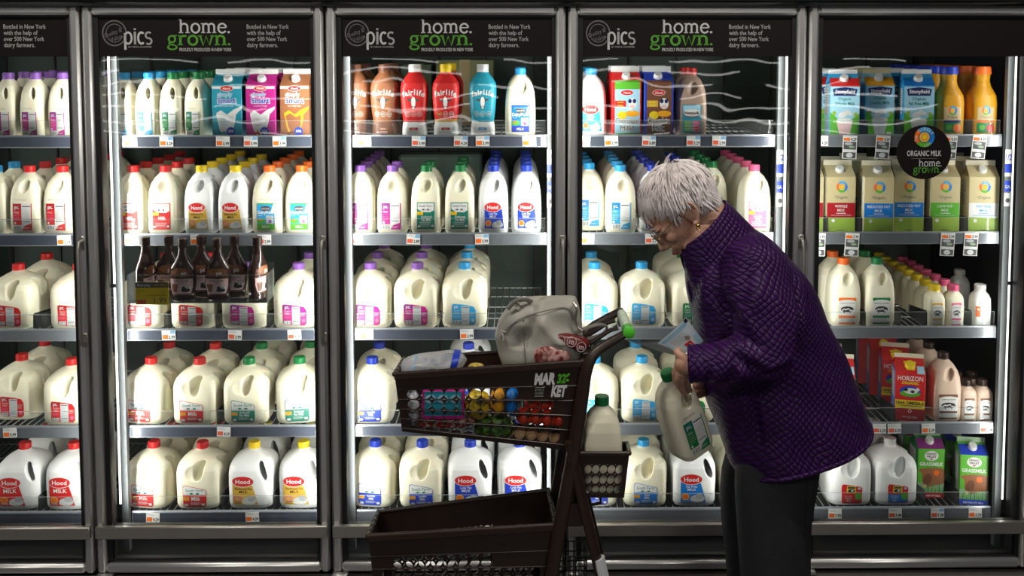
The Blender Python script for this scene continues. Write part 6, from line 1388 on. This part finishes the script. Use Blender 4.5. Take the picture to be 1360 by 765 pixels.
# hem band, cuff and stand-up collar
hem = densify([section(969, 606, 1145, 549, .208), section(971, 613, 1147, 555, .211)], 3); hm = MB()
hm.tube([q for q in section(970.5, 610, 1146, 552.5, .209)]+[section(970.5, 610, 1146, 552.5, .209)[0]], .0065, 8); pp('jacket_hem', hm.mesh('jacket_hem', MATS['quilt'], 60))
cf = MB(); c0_, c1_ = P(917, 483, -.705), P(923, 483, -.707); ax = (c0_-c1_).normalized(); sd1 = ax.orthogonal().normalized(); sd2 = ax.cross(sd1)
cf.tube([c0_+(sd1*math.cos(t)+sd2*math.sin(t))*.043 for t in [2*math.pi*i/30 for i in range(31)]], .006, 8); pp('cuff', cf.mesh('cuff', MATS['quilt'], 60))
col = MB(); top = []; bot = []; n = 40
# collar ring: lower edge sits on the shoulders, upper edge stands round the neck, open at the front
def cring(fx, fy, bx, by, hy, off=0.0):
    a, c = P(fx, fy, YP), P(bx, by, YP); m = (a+c)/2; ax = (a-c)/2
    return [m+ax*math.cos(t)*(1-off/ax.length)+Vector((0, (hy-off)*math.sin(t), 0)) for t in [R(16)+(2*math.pi-R(32))*i/n for i in range(n+1)]]
o0, o1, o2 = cring(910, 372, 1012, 312, .115), cring(904, 350, 988, 290, .098), cring(899, 327, 963, 263, .086)
i0, i1, i2 = cring(910, 372, 1012, 312, .115, .012), cring(904, 350, 988, 290, .098, .012), cring(899, 327, 963, 263, .086, .010)
rows_ = [o0, o1, o2, i2, i1, i0]; pts_ = [q for r__ in rows_ for q in r__]; fs = []
for r__ in range(len(rows_)):
    r2 = (r__+1) % len(rows_)
    for i in range(n): fs.append((r__*(n+1)+i, r__*(n+1)+i+1, r2*(n+1)+i+1, r2*(n+1)+i))
fs += [tuple(r__*(n+1) for r__ in range(len(rows_)-1, -1, -1)), tuple(r__*(n+1)+n for r__ in range(len(rows_)))]
col.add(pts_, fs); me = col.mesh('collar', MATS['quilt'], 0); me = baked(me, [('SUBSURF', dict(levels=2, render_levels=2))], smooth=0); me.materials.clear(); me.materials.append(MATS['quilt']); pp('collar', me)
# trousers and shoes
tr = MB()
def limb(pts_, rs, Yc): 
    rings = []
    for (x0, x1, y), hy in zip(pts_, rs): rings.append(section(x0, y, x1, y, hy, 2.2, 32, Yc))
    tr.loft(densify(rings, 3))
limb([(990, 1090, 570), (978, 1086, 625), (980, 1077, 690), (983, 1075, 765), (988, 1074, 840)], [.070, .088, .092, .088, .082], -.590)
limb([(975, 1080, 570), (960, 1070, 625), (958, 1058, 690), (965, 1050, 765), (968, 1045, 840)], [.08, .09, .09, .085, .08], -.41)
for kn, an, yc in ((P(1031, 838, -.595), ankL, -.595), (P(1006, 838, -.41), ankR, -.41)): tr.tube([kn, kn.lerp(Vector((an.x, yc, .03)), .5), Vector((an.x, yc, .055))], [.086, .080, .072], 24)
tr.ell(P(1040, 575, YP), (.115, .14, .08), 24, 14)
tm = remesh(tr.mesh('t', MATS['trouser_wool'], 0), .006, 4, .6, MATS['trouser_wool'])
nr_ = [v.normal.copy() for v in tm.vertices]
for i, v in enumerate(tm.vertices):
    p = v.co; v.co = p + nr_[i]*(.003*math.sin(p.x*45+p.z*6)*math.sin(p.z*11+p.x*9) - .004*math.exp(-((p.x-P(1063, 700, -.6).x)/.006)**2)*(p.y < -.6) )
pp('trousers', tm)
for an in (ankL, ankR):
    sh_ = MB(); ys = -.595 if an is ankL else -.41
    rings = []
    for t, w_, hh in ((-.05, .026, .05), (-.035, .036, .075), (0, .038, .085), (.05, .038, .07), (.10, .044, .055), (.15, .044, .042), (.185, .034, .032), (.20, .018, .02)):
        rings.append([(an.x - t, ys + w_*math.cos(a), max(0.001, .001+hh*.5+hh*.5*math.sin(a))) for a in [2*math.pi*i/20 for i in range(20)]])
    sh_.loft(rings); pp('shoe', sh_.mesh('shoe', MATS['shoe_black'], 60))
# the jug she lifts -----------------------------------------------------
jb = P(918.5, 597, -.545); o = empty('half_gallon_milk_jug', jb); K = KIND['hP_green']
link('body', BODY['held'], o); link('cap', K['cap'], o); link('label', K['label'], o); o.rotation_euler = (0, R(-17), R(30))
up_ = (P(884.5, 489, -.585) - jb).normalized(); yawm = Matrix.Rotation(R(30), 3, 'Z'); q_ = Vector((0, 0, 1)).rotation_difference(up_); o.rotation_mode = 'QUATERNION'; o.rotation_quaternion = q_ @ yawm.to_quaternion()
tag(o, 'green-capped half gallon milk jug tilted in the hands of the woman', 'milk jug')
# store flyer -----------------------------------------------------------
mat('flyer_paper', (.55, .62, .66), .5); mat('flyer_print', (.28, .48, .60), .5)
fly = empty('store_flyer', P(905, 450, -.64)); tag(fly, 'folded pale blue store flyer with a red square in the woman\'s hand', 'flyer'); fo = fly.location
def sheet(c4, name, d=None, bend=.006, m='flyer_paper'):
    a, b_, c_, e_ = [P(*q)-fo for q in c4]; f = bil(a, b_, c_, e_); nn = (b_-a).cross(e_-a).normalized()
    if nn.y > 0: nn = -nn
    g = lambda u, v: f(u, v)+nn*bend*math.sin(math.pi*u); mb = MB(); N = 10
    top_ = [[g(i/N, j/N) for i in range(N+1)] for j in range(N+1)]; pts_ = [q for r__ in top_ for q in r__]; M_ = len(pts_); pts_ += [q-nn*.0006 for q in pts_]; fs = []
    for j in range(N):
        for i in range(N): k = j*(N+1)+i; fs += [(k, k+1, k+N+2, k+N+1), (M_+k+N+1, M_+k+N+2, M_+k+1, M_+k)]
    mb.add(pts_, fs); mb.build(name, MATS[m], fly, 0)
    if d: d.base = .0004; link('sheet_print', d.mesh('sheet_print', lambda x, z, l: tuple(g(x, 1-z)+nn*l*2), .12), fly)
d = Decal(); d.rect(.06, .80, .88, .94, 'flyer_print', 0); d.rect(.04, .20, .10, .75, 'paleblue', 0); d.rect(.80, .05, .96, .40, 'paleblue', 0); d.lines(.16, .72, .78, 5, .07, 'grey', .02); d.rect(.36, .06, .62, .34, 'red', 1); d.text('4', .49, .10, .16, 'white', bold=.04, l=2); d.ell(.62, .46, .09, .08, 'copper', 14, l=1); d.ell(.60, .52, .05, .04, 'dark', 12, l=2); d.rect(.88, .86, .98, .99, 'black', 2)
sheet([(873, 456, -.66), (911, 421, -.63), (934, 453, -.60), (908, 470, -.64)], 'front_sheet', d)
sheet([(832, 452, -.60), (873, 455, -.655), (906, 472, -.645), (870, 464, -.60)], 'back_sheet', None, .003)
